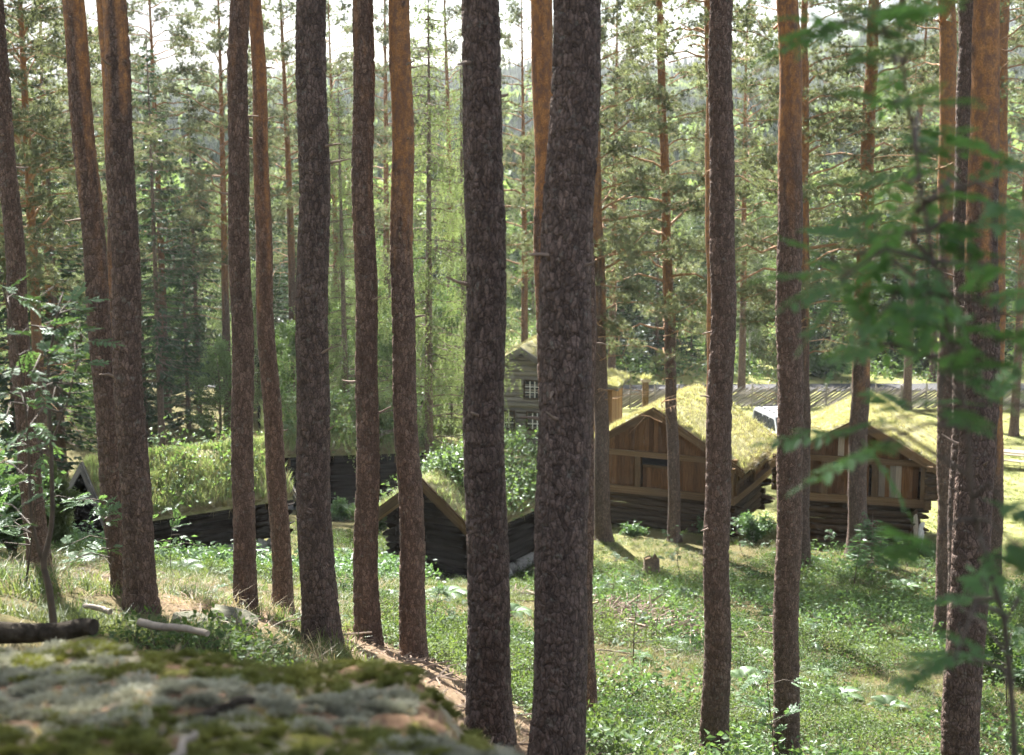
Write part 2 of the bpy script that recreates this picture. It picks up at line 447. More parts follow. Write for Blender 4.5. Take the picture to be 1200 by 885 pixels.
# ------------------------------------------------------------------ terrain
CP = []
def cpx(px, py, Y): CP.append(tuple(W(px, py, Y)))
def cpz(x, y, z): CP.append((x, y, z))
for a in ((165, 718, 13), (45, 692, 17), (292, 727, 15), (330, 712, 17), (373, 748, 13), (432, 752, 15), (483, 748, 15),
          (573, 836, 10), (690, 866, 14), (230, 650, 40), (110, 648, 39), (500, 682, 40), (610, 668, 41.5), (763, 680, 42), (707, 632, 46), (791, 632, 47), (1003, 648, 44),
          (870, 632, 49), (1100, 655, 44.5), (1168, 690, 40), (370, 602, 53)):
    cpx(*a)
for a in ((0.3, 9.3, 10.15), (2.47, 17, 6.55), (3.55, 18, 6.1), (3.6, 11, 8.5), (5.0, 26, 4.6), (9.5, 28, 3.9), (13, 33, 3.0), (7, 20, 5.6), (8, 14, 6.8), (6.5, 10, 8.0),
          (0.4, 6.5, 11.1), (0.9, 4, 11.7), (2.2, 4, 10.9), (4.5, 5, 9.6), (2, 7, 10.2), (-1.2, 8.2, 11.0), (-3.2, 8.3, 11.55), (-6, 8, 11.9), (-9, 14, 10.8), (-12, 24, 8.2),
          (0, -4, 13.0), (-5, -4, 13.4), (5, -4, 11), (-3, 3, 12.6), (-6, 3, 12.8), (-1, 3, 12.2), (0, 0, 12.4), (3, 0, 11.2),
          (-16, 40, 4.4), (-9, 48, 2.2), (-20, 55, 3.4), (-12, 62, 1.6), (-24, 70, 3.0), (-4, 55, 0.9), (0, 50, 0.9), (5, 55, 0.35), (12, 56, 0.4), (22, 50, 0.8), (20, 42, 1.6),
          (0, 66, 0.1), (12, 70, 0.0), (26, 66, 0.1), (-10, 80, 0.4), (0, 84, 0), (15, 84, 0), (32, 84, 0), (-30, 90, 2), (0, 98, 0.2), (35, 98, 0.4), (-0.5, 28, 5.6), (1.5, 34, 3.7), (-6, 28, 5.9)):
    cpz(*a)
CP = np.array(CP)
def tps(r2): return 0.5 * r2 * np.log(r2 + 1e-6)
_n = len(CP)
_K = tps(((CP[:, None, :2] - CP[None, :, :2]) ** 2).sum(-1)) + np.eye(_n) * 6.0
_P = np.c_[np.ones(_n), CP[:, :2]]
_S = np.linalg.solve(np.block([[_K, _P], [_P.T, np.zeros((3, 3))]]), np.r_[CP[:, 2], 0, 0, 0])
def H(x, y):
    x = np.asarray(x, float); y = np.asarray(y, float)
    sh = x.shape; xf = np.clip(x.ravel(), -26, 34); yf = np.clip(y.ravel(), -4, 100)
    o = np.empty(len(xf))
    for i in range(0, len(xf), 20000):
        q = np.c_[xf[i:i + 20000], yf[i:i + 20000]]
        o[i:i + 20000] = tps(((q[:, None] - CP[None, :, :2]) ** 2).sum(-1)) @ _S[:_n] + _S[_n] + q @ _S[_n + 1:]
    o = o.reshape(sh)
    fl = np.clip((y - 76) / 16, 0, 1); fl = fl * fl * (3 - 2 * fl)
    o = o * (1 - fl)
    near = np.clip((60 - y) / 20, 0, 1) * np.clip((y - 1) / 3, 0, 1)
    o = o + near * ((n2(x, y, 0.35, 3, 3) - 0.5) * 0.35 + (n2(x, y, 1.6, 3, 5) - 0.5) * 0.14)
    return o
def Hs(x, y): return float(H(np.array([x]), np.array([y]))[0])

def litter_mask(x, y):
    """brown needle litter under the near pines, along the little path and in patches on the bank"""
    m = np.exp(-(((x - (-0.9 + (13 - y) * 0.26)) / 1.0) ** 2)) * np.clip((17.5 - y) / 3, 0, 1) * np.clip((y - 6) / 2, 0, 1)
    m = np.maximum(m, np.exp(-((x - 1.4) ** 2) / 1.0 - ((y - 13.5) / 3.0) ** 2))
    m = np.maximum(m, 0.9 * np.exp(-((x + 2.9) / 1.6) ** 2 - ((y - 15.5) / 2.2) ** 2))
    m = np.maximum(m, 0.7 * np.exp(-((x - 2.6) / 1.3) ** 2 - ((y - 28.5) / 1.5) ** 2))
    m = np.maximum(m, 0.8 * np.exp(-((x + 5.2) / 2.5) ** 2 - ((y - 21) / 3) ** 2))
    m = m * (0.55 + 0.9 * n2(x, y, 0.8, 3, 19)) + (n2(x, y, 1.3, 5, 9) - 0.5) * 1.7 * np.clip(m * 2.5, 0.15, 1)
    return np.clip(m, 0, 1)
def meadow_mask(x, y):
    e = y + (n2(x, y, 0.25, 3, 41) - 0.5) * 6
    right = np.clip((e - 45.5) / 4, 0, 1) * np.clip((x - 2) / 4, 0, 1)
    left = np.clip((e - 26) / 10, 0, 1) * np.clip((6 - x) / 3, 0, 1) * 0.55 * (1 - 0.9 * np.clip((e - 42) / 4, 0, 1) * np.clip((-3 - x) / 3, 0, 1))
    return np.clip(np.maximum(right, left), 0, 1)

yy = np.r_[np.arange(-6, 4, 0.5), np.arange(4, 30, 0.14), np.arange(30, 55, 0.3), np.arange(55, 105, 1.0), np.geomspace(106, 4000, 24)]
tt = np.sign(np.linspace(-1, 1, 301)) * (0.35 * np.abs(np.linspace(-1, 1, 301)) + 0.65 * np.abs(np.linspace(-1, 1, 301)) ** 3)
XX = tt[None, :] * (np.maximum(8, 4 + 0.85 * np.maximum(yy, 0)))[:, None]
YY = np.repeat(yy[:, None], XX.shape[1], 1)
ZZ = H(XX, YY)
nr, nc = XX.shape
gi = np.arange(nr - 1)[:, None] * nc + np.arange(nc - 1)[None, :]
GF = np.stack([gi, gi + 1, gi + nc + 1, gi + nc], -1).reshape(-1, 4)

def groundmat():
    m, nd, lk = newmat('forest ground')
    out = nd.new('ShaderNodeOutputMaterial'); b = nd.new('ShaderNodeBsdfPrincipled')
    geo = nd.new('ShaderNodeNewGeometry')
    def attr(n):
        a = nd.new('ShaderNodeAttribute'); a.attribute_name = n; return a.outputs['Fac']
    f1 = noise(nd, lk, 0.6, 6, geo.outputs['Position']); f2 = noise(nd, lk, 9, 6, geo.outputs['Position'], 0.7); f3 = noise(nd, lk, 45, 4, geo.outputs['Position'], 0.7)
    mossy = ramp(nd, [(0.3, (0.055, 0.05, 0.024)), (0.5, (0.10, 0.092, 0.04)), (0.7, (0.165, 0.125, 0.068))]); lk.new(f2, mossy.inputs['Fac'])
    mead = ramp(nd, [(0.3, (0.20, 0.21, 0.075)), (0.7, (0.33, 0.32, 0.135))]); lk.new(f1, mead.inputs['Fac'])
    lit = ramp(nd, [(0.25, (0.085, 0.058, 0.038)), (0.5, (0.19, 0.132, 0.088)), (0.75, (0.33, 0.25, 0.175))]); lk.new(f3, lit.inputs['Fac'])
    c = mixc(nd, lk, attr('meadow'), mossy.outputs['Color'], mead.outputs['Color'])
    c = mixc(nd, lk, attr('litter'), c, lit.outputs['Color'])
    lk.new(c, b.inputs['Base Color']); b.inputs['Roughness'].default_value = 0.95; b.inputs['Specular IOR Level'].default_value = 0.1
    bp = nd.new('ShaderNodeBump'); bp.inputs['Strength'].default_value = 0.8; bp.inputs['Distance'].default_value = 0.04
    lk.new(f3, bp.inputs['Height']); lk.new(bp.outputs[0], b.inputs['Normal'])
    lk.new(b.outputs[0], out.inputs['Surface'])
    return m
M['ground'] = groundmat()
LM = litter_mask(XX, YY); MM = meadow_mask(XX, YY)
me = mesh_of('ground', [(np.stack([XX, YY, ZZ], -1).reshape(-1, 3), GF, 0)], [M['ground']], True,
             {'litter': ('FLOAT', LM.ravel()), 'meadow': ('FLOAT', MM.ravel())})
tag(put('ground', me), kind='structure')

# gravel road beyond the fence
xs = np.linspace(-60, 90, 60)
yc = 86.5 + 0.9 * np.sin(xs * 0.05)
V = np.concatenate([np.c_[xs, yc - 1.4, H(xs, yc - 1.4) + 0.05], np.c_[xs, yc + 1.4, H(xs, yc + 1.4) + 0.05]])
i = np.arange(59)
M['road'] = solid('gravel road', (0.055, 0.055, 0.06), 0.9, 0.15, 1.2)
tag(put('road', mesh_of('road', [(V, np.stack([i, i + 1, i + 61, i + 60], 1), 0)], [M['road']])), kind='structure')

# ------------------------------------------------------------------ far wooded hill
def hill_z(x, y):
    ax = x / np.maximum(y, 1) * F + 600            # bearing
    rp = np.interp(ax, [-300, 0, 150, 320, 420, 560, 700, 850, 950, 1050, 1200, 1500], [130, 116, 108, 110, 94, 100, 94, 90, 72, 46, 36, 28])
    ridge = (ZC + (181 - rp) / F * 900)
    t = np.clip((y - 125) / 775, 0, 1.25)
    s = np.where(t < 1, 0.25 * t + 0.75 * t ** 1.35, 1.0 - (t - 1) * 0.4)
    w = np.clip((y - 125) / 60, 0, 1)
    return ridge * s + w * ((n2(x, y, 0.012, 4, 51) - 0.5) * 16 * np.clip(t * 2, 0, 1)) - 0.6
hy = np.geomspace(118, 1150, 90); ht = np.linspace(-1, 1, 150)
HX = ht[None, :] * (hy * 0.62)[:, None]; HY = np.repeat(hy[:, None], 150, 1)
HZ = hill_z(HX, HY)
hi_ = np.arange(89)[:, None] * 150 + np.arange(149)[None, :]
def hillmat():
    m, nd, lk = newmat('hillside meadow and scrub')
    out = nd.new('ShaderNodeOutputMaterial'); b = nd.new('ShaderNodeBsdfPrincipled'); geo = nd.new('ShaderNodeNewGeometry')
    f = noise(nd, lk, 0.02, 6, geo.outputs['Position'])
    rp = ramp(nd, [(0.35, (0.045, 0.075, 0.03)), (0.6, (0.13, 0.18, 0.06))]); lk.new(f, rp.inputs['Fac'])
    lk.new(rp.outputs['Color'], b.inputs['Base Color']); b.inputs['Roughness'].default_value = 1.0; b.inputs['Specular IOR Level'].default_value = 0.0
    lk.new(b.outputs[0], out.inputs['Surface']); return m
M['hill'] = hillmat()
tag(put('hillside', mesh_of('hillside', [(np.stack([HX, HY, HZ], -1).reshape(-1, 3), np.stack([hi_, hi_ + 1, hi_ + 151, hi_ + 150], -1).reshape(-1, 4), 0)], [M['hill']])), kind='structure')

# ------------------------------------------------------------------ scatter by geometry nodes (prototype + loose points in one mesh)
def scatter_group():
    ng = bpy.data.node_groups.new('scatter', 'GeometryNodeTree')
    ng.interface.new_socket('Geometry', in_out='INPUT', socket_type='NodeSocketGeometry')
    ng.interface.new_socket('Geometry', in_out='OUTPUT', socket_type='NodeSocketGeometry')
    n, l = ng.nodes, ng.links
    gi_ = n.new('NodeGroupInput'); go = n.new('NodeGroupOutput')
    sp = n.new('GeometryNodeSeparateGeometry'); sp.domain = 'POINT'
    def na(nm, ty):
        a = n.new('GeometryNodeInputNamedAttribute'); a.data_type = ty; a.inputs['Name'].default_value = nm
        return [o for o in a.outputs if o.enabled and o.name == 'Attribute'][0]
    l.new(gi_.outputs[0], sp.inputs[0]); l.new(na('is_pt', 'BOOLEAN'), sp.inputs[1])
    ip = n.new('GeometryNodeInstanceOnPoints')
    l.new(sp.outputs[0], ip.inputs['Points']); l.new(sp.outputs[1], ip.inputs['Instance'])
    l.new(na('rot', 'FLOAT_VECTOR'), ip.inputs['Rotation']); l.new(na('scl', 'FLOAT_VECTOR'), ip.inputs['Scale'])
    l.new(ip.outputs[0], go.inputs[0])
    return ng
SCAT = scatter_group()
def scatter(name, mb, mats, pts, scl, parent=None, tilt=0.15, label=None, cat=None, g=rng, rz=None, smooth=False):
    pts = np.asarray(pts, np.float32); n = len(pts)
    npro = sum(len(np.asarray(v).reshape(-1, 3)) for v, f, m in mb.p)
    rot = np.c_[g.normal(0, tilt, n), g.normal(0, tilt, n), g.uniform(0, 6.283, n) if rz is None else rz]
    scl = np.asarray(scl, float)
    if scl.ndim == 1: scl = np.repeat(scl[:, None], 3, 1)
    at = {'is_pt': ('BOOLEAN', np.r_[np.zeros(npro, bool), np.ones(n, bool)]),
          'rot': ('FLOAT_VECTOR', np.r_[np.zeros((npro, 3)), rot].astype(np.float32)),
          'scl': ('FLOAT_VECTOR', np.r_[np.ones((npro, 3)), scl].astype(np.float32))}
    me = mesh_of(name, mb.p, mats, smooth, at, pts)
    o = put(name, me, parent)
    md = o.modifiers.new('scatter', 'NODES'); md.node_group = SCAT
    tag(o, label, cat, None, 'stuff')
    return o

def in_view(n, y0, y1, g, pad=1.12, extra=1.0, power=1.0):
    """random ground points in the wedge the photograph sees, area-uniform (power=1)"""
    u = g.uniform(0, 1, n)
    y = (y0 ** (power + 1) + u * (y1 ** (power + 1) - y0 ** (power + 1))) ** (1 / (power + 1))
    x = g.uniform(-1, 1, n) * (0.40 * pad * y + extra)
    return x, y

def blades(n, h, w, r, bend, g, m=0, mb=None):
    """a tuft of curved grass blades"""
    mb = mb or MB()
    a = g.uniform(0, 6.283, n); rr = r * np.sqrt(g.uniform(0, 1, n))
    b = np.c_[rr * np.cos(a), rr * np.sin(a), np.zeros(n)]
    d = g.uniform(0, 6.283, n); hh = h * g.uniform(0.5, 1.15, n); bd = bend * g.uniform(0.2, 1.2, n)
    dr = np.c_[np.cos(d), np.sin(d), np.zeros(n)]; sd_ = np.c_[-np.sin(d), np.cos(d), np.zeros(n)] * w * 0.5
    up = np.c_[np.zeros(n), np.zeros(n), np.ones(n)]
    mid = b + up * (hh * 0.6)[:, None] + dr * (hh * bd * 0.35)[:, None]
    tip = b + up * (hh * (1 - 0.2 * bd))[:, None] + dr * (hh * bd)[:, None]
    V = np.stack([b - sd_, b + sd_, mid + sd_ * 0.7, mid - sd_ * 0.7, tip], 1).reshape(-1, 3)
    k = np.arange(n) * 5
    mb.add(V, np.stack([k, k + 1, k + 2, k + 3], 1), m)
    mb.add(V, np.stack([k + 3, k + 2, k + 4], 1), m)
    return mb

# far forest: two low prototypes, thousands of points
g = np.random.default_rng(5)
def far_conifer():
    mb = MB()
    for k in range(9):
        z0 = 0.08 + k * 0.10; r = 0.19 * (1 - k / 9.5) + 0.012
        nb = 9
        a = np.arange(nb) * 2 * math.pi / nb + g.uniform(0, 1)
        rr = r * g.uniform(0.7, 1.2, nb)
        tip = np.c_[rr * np.cos(a), rr * np.sin(a), np.full(nb, z0) - 0.03 * g.uniform(0.2, 1.5, nb)]
        s = np.c_[-np.sin(a), np.cos(a), np.zeros(nb)] * r * 0.38
        top = np.tile((0, 0, z0 + 0.13), (nb, 1)); mid = tip * 0.55 + np.array((0, 0, 0.45 * z0 + 0.012))
        V = np.stack([top, mid + s, tip, mid - s], 1).reshape(-1, 3); q = np.arange(nb) * 4
        mb.add(V, np.stack([q, q + 1, q + 2, q + 3], 1), 0)
    return mb
def far_broad():
    mb = MB()
    n = 150
    d = nrm(g.normal(size=(n, 3))); r = g.uniform(0.55, 1, n)[:, None]
    P = d * r * np.array((0.27, 0.27, 0.36)) + np.array((0, 0, 0.58))
    V, Fc = leaves(P, 0.17, g, 0.3, None, 0.8); mb.add(V, Fc, 0)
    mb.tube([(0, 0, 0), (0, 0, 0.5)], [0.02, 0.012], 4, 1)
    return mb
M['far_conifer'] = leafmat('far conifers', (0.05, 0.078, 0.045), (0.10, 0.14, 0.065), 0.4, None, 0.02, 0.03, 0.4)
M['far_broad'] = leafmat('far broadleaf trees', (0.10, 0.16, 0.055), (0.17, 0.235, 0.085), 0.5, None, 0.02, 0.03, 0.35)
x, y = in_view(17000, 128, 960, g, 1.35, 10, 0.55)
keep = n2(x, y, 0.013, 3, 77) < 0.60
x, y = x[keep], y[keep]
z = hill_z(x, y)
con = (n2(x, y, 0.02, 3, 88) + g.normal(0, 0.06, len(x))) < 0.48
scatter('hillside_conifer_forest', far_conifer(), [M['far_conifer']], np.c_[x, y, z][con], g.uniform(8, 16, con.sum()), None, 0.03,
        'dense conifer forest covering the distant hillside under the sky', 'forest', g)
scatter('hillside_broadleaf_forest', far_broad(), [M['far_broad'], M['spruce_bark']], np.c_[x, y, z][~con], g.uniform(7, 12, (~con).sum()), None, 0.05,
        'light green broadleaf woods in patches on the distant hillside', 'forest', g)

# ------------------------------------------------------------------ mossy rock in front of the camera
def rock_top(x, y):
    """outcrop: flat lumpy top, falling away behind and to the right"""
    t = (y - 2.3) / 2.9
    z = 13.24 - 0.66 * np.clip(t, 0, 1.3) ** 1.0
    edge = 0.13 - 0.26 * (y - 2.7) + 0.07 * np.sin(y * 2.6) + 0.10 * (n2(x, y, 1.4, 3, 5) - 0.5)        # right edge
    fall = np.clip(x - edge, 0, 3)
    z = z - 0.75 * fall - 1.4 * np.minimum(fall, .8) ** 2
    back = np.clip(y - 5.0 - 0.25 * (n2(x, y, 0.9, 3, 15) - 0.5), 0, 3)
    z = z - 1.7 * back ** 1.25
    z = z + (n2(x, y, 1.1, 3, 61) - 0.5) * 0.18 + (n2(x, y, 3.2, 3, 62) - 0.5) * 0.12 + (n2(x, y, 9, 3, 63) - 0.5) * 0.05
    return z
rx = np.linspace(-5.2, 1.9, 330); ry = np.linspace(-0.5, 6.6, 330)
RX, RY = np.meshgrid(rx, ry)
RZ = rock_top(RX, RY)
ri = np.arange(329)[:, None] * 330 + np.arange(329)[None, :]
def rockmat():
    m, nd, lk = newmat('rock with lichen, moss and needles')
    out = nd.new('ShaderNodeOutputMaterial'); b = nd.new('ShaderNodeBsdfPrincipled'); geo = nd.new('ShaderNodeNewGeometry')
    f1 = noise(nd, lk, 2.3, 5, geo.outputs['Position'], 0.6, 0.6); f2 = noise(nd, lk, 3.6, 5, geo.outputs['Position'], 0.65, 0.8); f3 = noise(nd, lk, 30, 5, geo.outputs['Position'], 0.7)
    litc = ramp(nd, [(0.3, (0.09, 0.055, 0.035)), (0.55, (0.21, 0.13, 0.08)), (0.75, (0.38, 0.27, 0.185))]); lk.new(f3, litc.inputs['Fac'])
    lic = ramp(nd, [(0.3, (0.17, 0.16, 0.11)), (0.7, (0.36, 0.34, 0.25))]); lk.new(f3, lic.inputs['Fac'])
    mos = ramp(nd, [(0.3, (0.10, 0.105, 0.025)), (0.7, (0.27, 0.25, 0.055))]); lk.new(f3, mos.inputs['Fac'])
    r1 = ramp(nd, [(0.50, 0.0), (0.60, 0.85)]); lk.new(f1, r1.inputs['Fac'])
    r2 = ramp(nd, [(0.53, 0.0), (0.60, 1.0)]); lk.new(f2, r2.inputs['Fac'])
    c = mixc(nd, lk, r1.outputs['Color'], litc.outputs['Color'], lic.outputs['Color'])
    c = mixc(nd, lk, r2.outputs['Color'], c, mos.outputs['Color'])
    lk.new(c, b.inputs['Base Color']); b.inputs['Roughness'].default_value = 0.95; b.inputs['Specular IOR Level'].default_value = 0.1
    bp = nd.new('ShaderNodeBump'); bp.inputs['Strength'].default_value = 0.7; bp.inputs['Distance'].default_value = 0.02
    lk.new(f3, bp.inputs['Height']); lk.new(bp.outputs[0], b.inputs['Normal'])
    lk.new(b.outputs[0], out.inputs['Surface']); return m
M['rock'] = rockmat()
rock_e = empty('boulder', (-1.5, 3.0, 12.4))
tag(rock_e, 'large low boulder covered in grey lichen, moss and needles in the foreground', 'boulder')
rp_ = np.stack([RX + 1.5, RY - 3.0, RZ - 12.4], -1).reshape(-1, 3)
put('rock_body', mesh_of('rock_body', [(rp_, np.stack([ri, ri + 1, ri + 331, ri + 330], -1).reshape(-1, 4), 0)], [M['rock']]), rock_e)
# cushions on the rock
def cushion(n, L, w, g, m=0):
    d = nrm(g.normal(size=(n, 3)) * np.array((1, 1, 0.6)) + np.array((0, 0, 0.9)))
    P = d * np.array((1, 1, 0.5)) * g.uniform(0.25, 0.8, n)[:, None]
    mb = MB(); V, Fc = needles(P, d, L, 3, 0.7, w, g); mb.add(V, Fc, m); return mb
g = np.random.default_rng(21)
def rock_pts(n, cond):
    x = g.uniform(-3.4, 1.2, n); y = g.uniform(2.1, 5.6, n); z = rock_top(x, y)
    k = cond(x, y)
    return np.c_[x + 1.5, y - 3.0, z - 12.4][k]
P = rock_pts(3600, lambda x, y: n2(x, y, 1.3, 3, 91) > 0.53)
scatter('lichen_cushions', cushion(170, 0.35, 0.10, g), [M['lichen']], P, np.c_[g.uniform(0.035, 0.085, (len(P), 2)), g.uniform(0.02, 0.05, len(P))], rock_e, 0.2, g=g)
P = rock_pts(2600, lambda x, y: n2(x, y, 1.5, 3, 95) > 0.5)
scatter('moss_cushions', cushion(170, 0.28, 0.09, g), [M['moss']], P, np.c_[g.uniform(0.03, 0.09, (len(P), 2)), g.uniform(0.02, 0.055, len(P))], rock_e, 0.2, g=g)
lf = MB(); V, Fc = leaves(np.zeros((1, 3)), np.array([1.0]), g, 1.5); lf.add(V, Fc, 0)
P = rock_pts(2200, lambda x, y: n2(x, y, 1.2, 3, 99) > 0.42) + np.array((0, 0, 0.012))
scatter('dry_leaf_litter', lf, [M['dry_grass']], P, g.uniform(0.02, 0.055, len(P)), rock_e, 0.5, g=g)

# ------------------------------------------------------------------ pine trunks
def trunk_mesh(path, rad, Y, zvis, ztop, org=(6.0, 2.5, 1.0), seed=0, plate=(0.05, 0.16), amp=0.02, flare=0.26, na=None, kn=10, dpx=1.6):
    """path: points up the stem (world), rad: radii there. Bark plates are real relief.
    org=(height where bark turns orange, width of the change, strength)"""
    path = np.asarray(path, float); rad = np.asarray(rad, float)
    z = path[:, 2]; z0 = z[0]
    deg = min(3, len(z) - 1) if len(z) > 3 else len(z) - 1
    cx = np.polyfit(z, path[:, 0], deg); cyy = np.polyfit(z, path[:, 1], min(1, deg))
    zl = z[-1]
    sx = np.polyval(np.polyder(cx), zl)
    def ctr(h):
        zz = z0 + h; e = np.minimum(zz, zl)
        return np.stack([np.polyval(cx, e) + np.clip(zz - zl, 0, None) * sx * 0.6, np.polyval(cyy, zz), zz], -1)
    dh = max(0.012, Y / 1408 * dpx)
    hv = zvis - z0
    hs = np.r_[np.arange(-0.35, hv, dh), np.linspace(hv, ztop - z0, 14)]
    r = np.interp(hs, z - z0, rad)
    up = np.clip((hs - (zl - z0)) / max(0.1, ztop - zl), 0, 1)
    r = r * (1 - 0.88 * up ** 1.2)
    R0 = rad[len(rad) // 2]
    if na is None: na = int(np.clip(2 * math.pi * R0 / dh * 0.55, 20, 76))
    th = np.arange(na) * 2 * math.pi / na
    TH, HH = np.meshgrid(th, hs)
    RR = np.repeat(r[:, None], na, 1)
    # flare with root lobes
    nl = 4 + seed % 3
    lob = 0.5 + 0.5 * np.cos(nl * TH + seed * 1.7 + 0.8 * np.sin(TH + seed))
    hc = np.clip(HH, 0, None)
    RR = RR * (1 + flare * np.exp(-hc / 0.22) * (0.35 + 0.9 * lob) + 0.05 * np.exp(-hc / 0.9) + 0.03 * (np.sin(2 * TH + HH * 0.7 + seed)))
    # plates: jittered cells on the unrolled stem
    ncell = max(6, int(round(2 * math.pi * R0 / plate[0])))
    A = TH / (2 * math.pi) * ncell ; B = HH / plate[1] + 0.5 * vnoise(np.stack([TH * 2, HH * 2, TH * 0 + seed], -1))
    ia = np.floor(A).astype(int); ib = np.floor(B).astype(int)
    f1 = np.full(A.shape, 9.0); f2 = np.full(A.shape, 9.0); idv = np.zeros(A.shape)
    for da in (-1, 0, 1):
        for db in (-1, 0, 1):
            ca = ia + da; cb = ib + db; cm = ca % ncell
            jx = hash3(cm, cb, cm * 0, seed + 1); jy = hash3(cm, cb, cm * 0, seed + 2)
            d = np.hypot(A - ca - 0.1 - 0.8 * jx, B - cb - 0.1 - 0.8 * jy)
            idn = hash3(cm, cb, cm * 0, seed + 3)
            nw = d < f1
            f2 = np.where(nw, f1, np.minimum(f2, d)); idv = np.where(nw, idn, idv); f1 = np.where(nw, d, f1)
    edge = np.clip((f2 - f1) / 0.22, 0, 1); edge = edge * edge * (3 - 2 * edge)
    nn = fbm(np.stack([np.cos(TH) * 1.6, np.sin(TH) * 1.6, HH * 1.1 + seed * 3.1], -1), 4, seed)
    org_v = np.clip((HH - org[0]) / org[1] + (nn - 0.5) * 3.2, 0, 1) * org[2]
    # dark whorl bands and branch scars on the upper stem
    kd = np.zeros(A.shape)
    lr = np.random.default_rng(seed + 500)
    for q in range(kn):
        kh = lr.uniform(max(0.5, org[0] * 0.4), max(1.5, zl - z0 + 0.5)); ka = lr.uniform(0, 6.283)
        da = np.abs((TH - ka + math.pi) % (2 * math.pi) - math.pi) * R0
        kd = np.maximum(kd, np.exp(-(da / 0.035) ** 2 - ((HH - kh) / 0.045) ** 2))
    org_v = org_v * (1 - kd)
    rough = 1 - 0.72 * org_v
    RR = RR + (edge - 0.75) * amp * rough + (idv - 0.5) * 0.35 * amp * rough * edge + 0.006 * (nn - 0.5) + kd * 0.012
    C = ctr(hs)
    C[:, 0] += 0.018 * np.sin(hs * 1.3 + seed * 2.1) + 0.010 * np.sin(hs * 3.1 + seed); C[:, 1] += 0.015 * np.sin(hs * 1.1 + seed)
    V = np.stack([C[:, None, 0] + RR * np.cos(TH), C[:, None, 1] + RR * np.sin(TH), np.repeat(C[:, 2:3], na, 1)], -1).reshape(-1, 3)
    n = len(hs)
    i = np.arange(n - 1)[:, None] * na; j = np.arange(na)[None, :]
    Fq = np.stack([i + j, i + (j + 1) % na, i + na + (j + 1) % na, i + na + j], -1).reshape(-1, 4)
    tone = np.clip(0.2 + 0.6 * idv + 0.5 * (nn - 0.5) - 0.35 * kd, 0, 1)
    return V, Fq, org_v.ravel(), tone.ravel(), C

def pine_crown(seed, h0, h1, Lmax, nb, m=15, needle=0.115, dens=1.0, dead=6, nw=0.014):
    """limbs + needle tufts, local z = height above the tree's base"""
    g = np.random.default_rng(seed); mb = MB()
    Pt, Dt = [], []
    for b in range(nb):
        t = (b + g.uniform(0, 1)) / nb
        z = h0 + (h1 - h0) * t
        prof = min(1, 0.55 + t * 1.8) * (1 - 0.78 * max(0, t - 0.25) / 0.75)
        L = Lmax * prof * g.uniform(0.6, 1.1)
        az = b * 2.4 + g.uniform(-0.5, 0.5)
        rise = g.uniform(0.1, 0.5) + 0.35 * t; droop = g.uniform(0.2, 0.65) * (1 - 0.5 * t)
        s = np.linspace(0, 1, 8)
        wob = g.normal(0, 0.05, 8).cumsum() * L * 0.35
        ca, sa = math.cos(az), math.sin(az)
        pts = np.c_[ca * L * s - sa * wob, sa * L * s + ca * wob, z + L * (rise * s - droop * s ** 2) + g.normal(0, 0.02, 8) * L]
        mb.tube(pts, np.linspace(0.012 * L + 0.006, 0.004, 8), 5, 0)
        nt = int((7 + 4 * g.uniform()) * dens)
        for q in range(nt):
            f = g.uniform(0.35, 1.0); k = min(6, int(f * 7)); p = pts[k] + (pts[k + 1] - pts[k]) * (f * 7 - k)
            a2 = az + g.choice((-1, 1)) * g.uniform(0.3, 1.2); l2 = L * g.uniform(0.16, 0.34) * (1.15 - 0.5 * f)
            e = p + np.array((math.cos(a2), math.sin(a2), g.uniform(-0.15, 0.5))) * l2
            mid = (p + e) / 2 + np.array((0, 0, -0.06 * l2))
            mb.tube([p, mid, e], [0.008, 0.006, 0.004], 3, 0)
            c = max(3, int(l2 / 0.11 * dens))
            tt_ = g.uniform(0.25, 1.05, c)[:, None]
            Pq = p + (e - p) * tt_ + g.normal(0, 0.12, (c, 3))
            Pt.append(Pq); Dt.append(nrm(e - p) + np.array((0, 0, 0.5)) + g.normal(0, 0.4, (c, 3)))
    for b in range(dead):
        az = g.uniform(0, 6.283); L = g.uniform(0.8, 2.2); z = g.uniform(h0 - 3.2, h0 + 1); s = np.linspace(0, 1, 7)
        dr = g.uniform(-0.2, 0.8)
        pts = np.c_[np.cos(az + s * 0.5) * L * s, np.sin(az + s * 0.5) * L * s, z + L * (0.35 * s - dr * s ** 2) + g.normal(0, 0.025, 7)]
        mb.tube(pts, np.linspace(0.02, 0.005, 7), 5, 0)
        for q in range(3):
            k = g.integers(2, 6); e = pts[k] + g.normal(0, 1, 3) * 0.28 + np.array((math.cos(az), math.sin(az), -0.3)) * 0.25
            mb.tube([pts[k], (pts[k] + e) / 2 + g.normal(0, 0.03, 3), e], [0.008, 0.006, 0.003], 3, 0)
    V, Fc = needles(np.concatenate(Pt), np.concatenate(Dt), needle, m, 1.25, nw, g)
    mb.add(V, Fc, 1)
    return mb.mesh('pine_crown', [M['limb'], M['pine_needle']], False)

CROWN_HI = [pine_crown(101, 0.0, 8.0, 2.9, 54, 12, 0.15, 1.4, 5, 0.024), pine_crown(102, 0.0, 7.5, 2.7, 50, 12, 0.15, 1.4, 4, 0.024)]

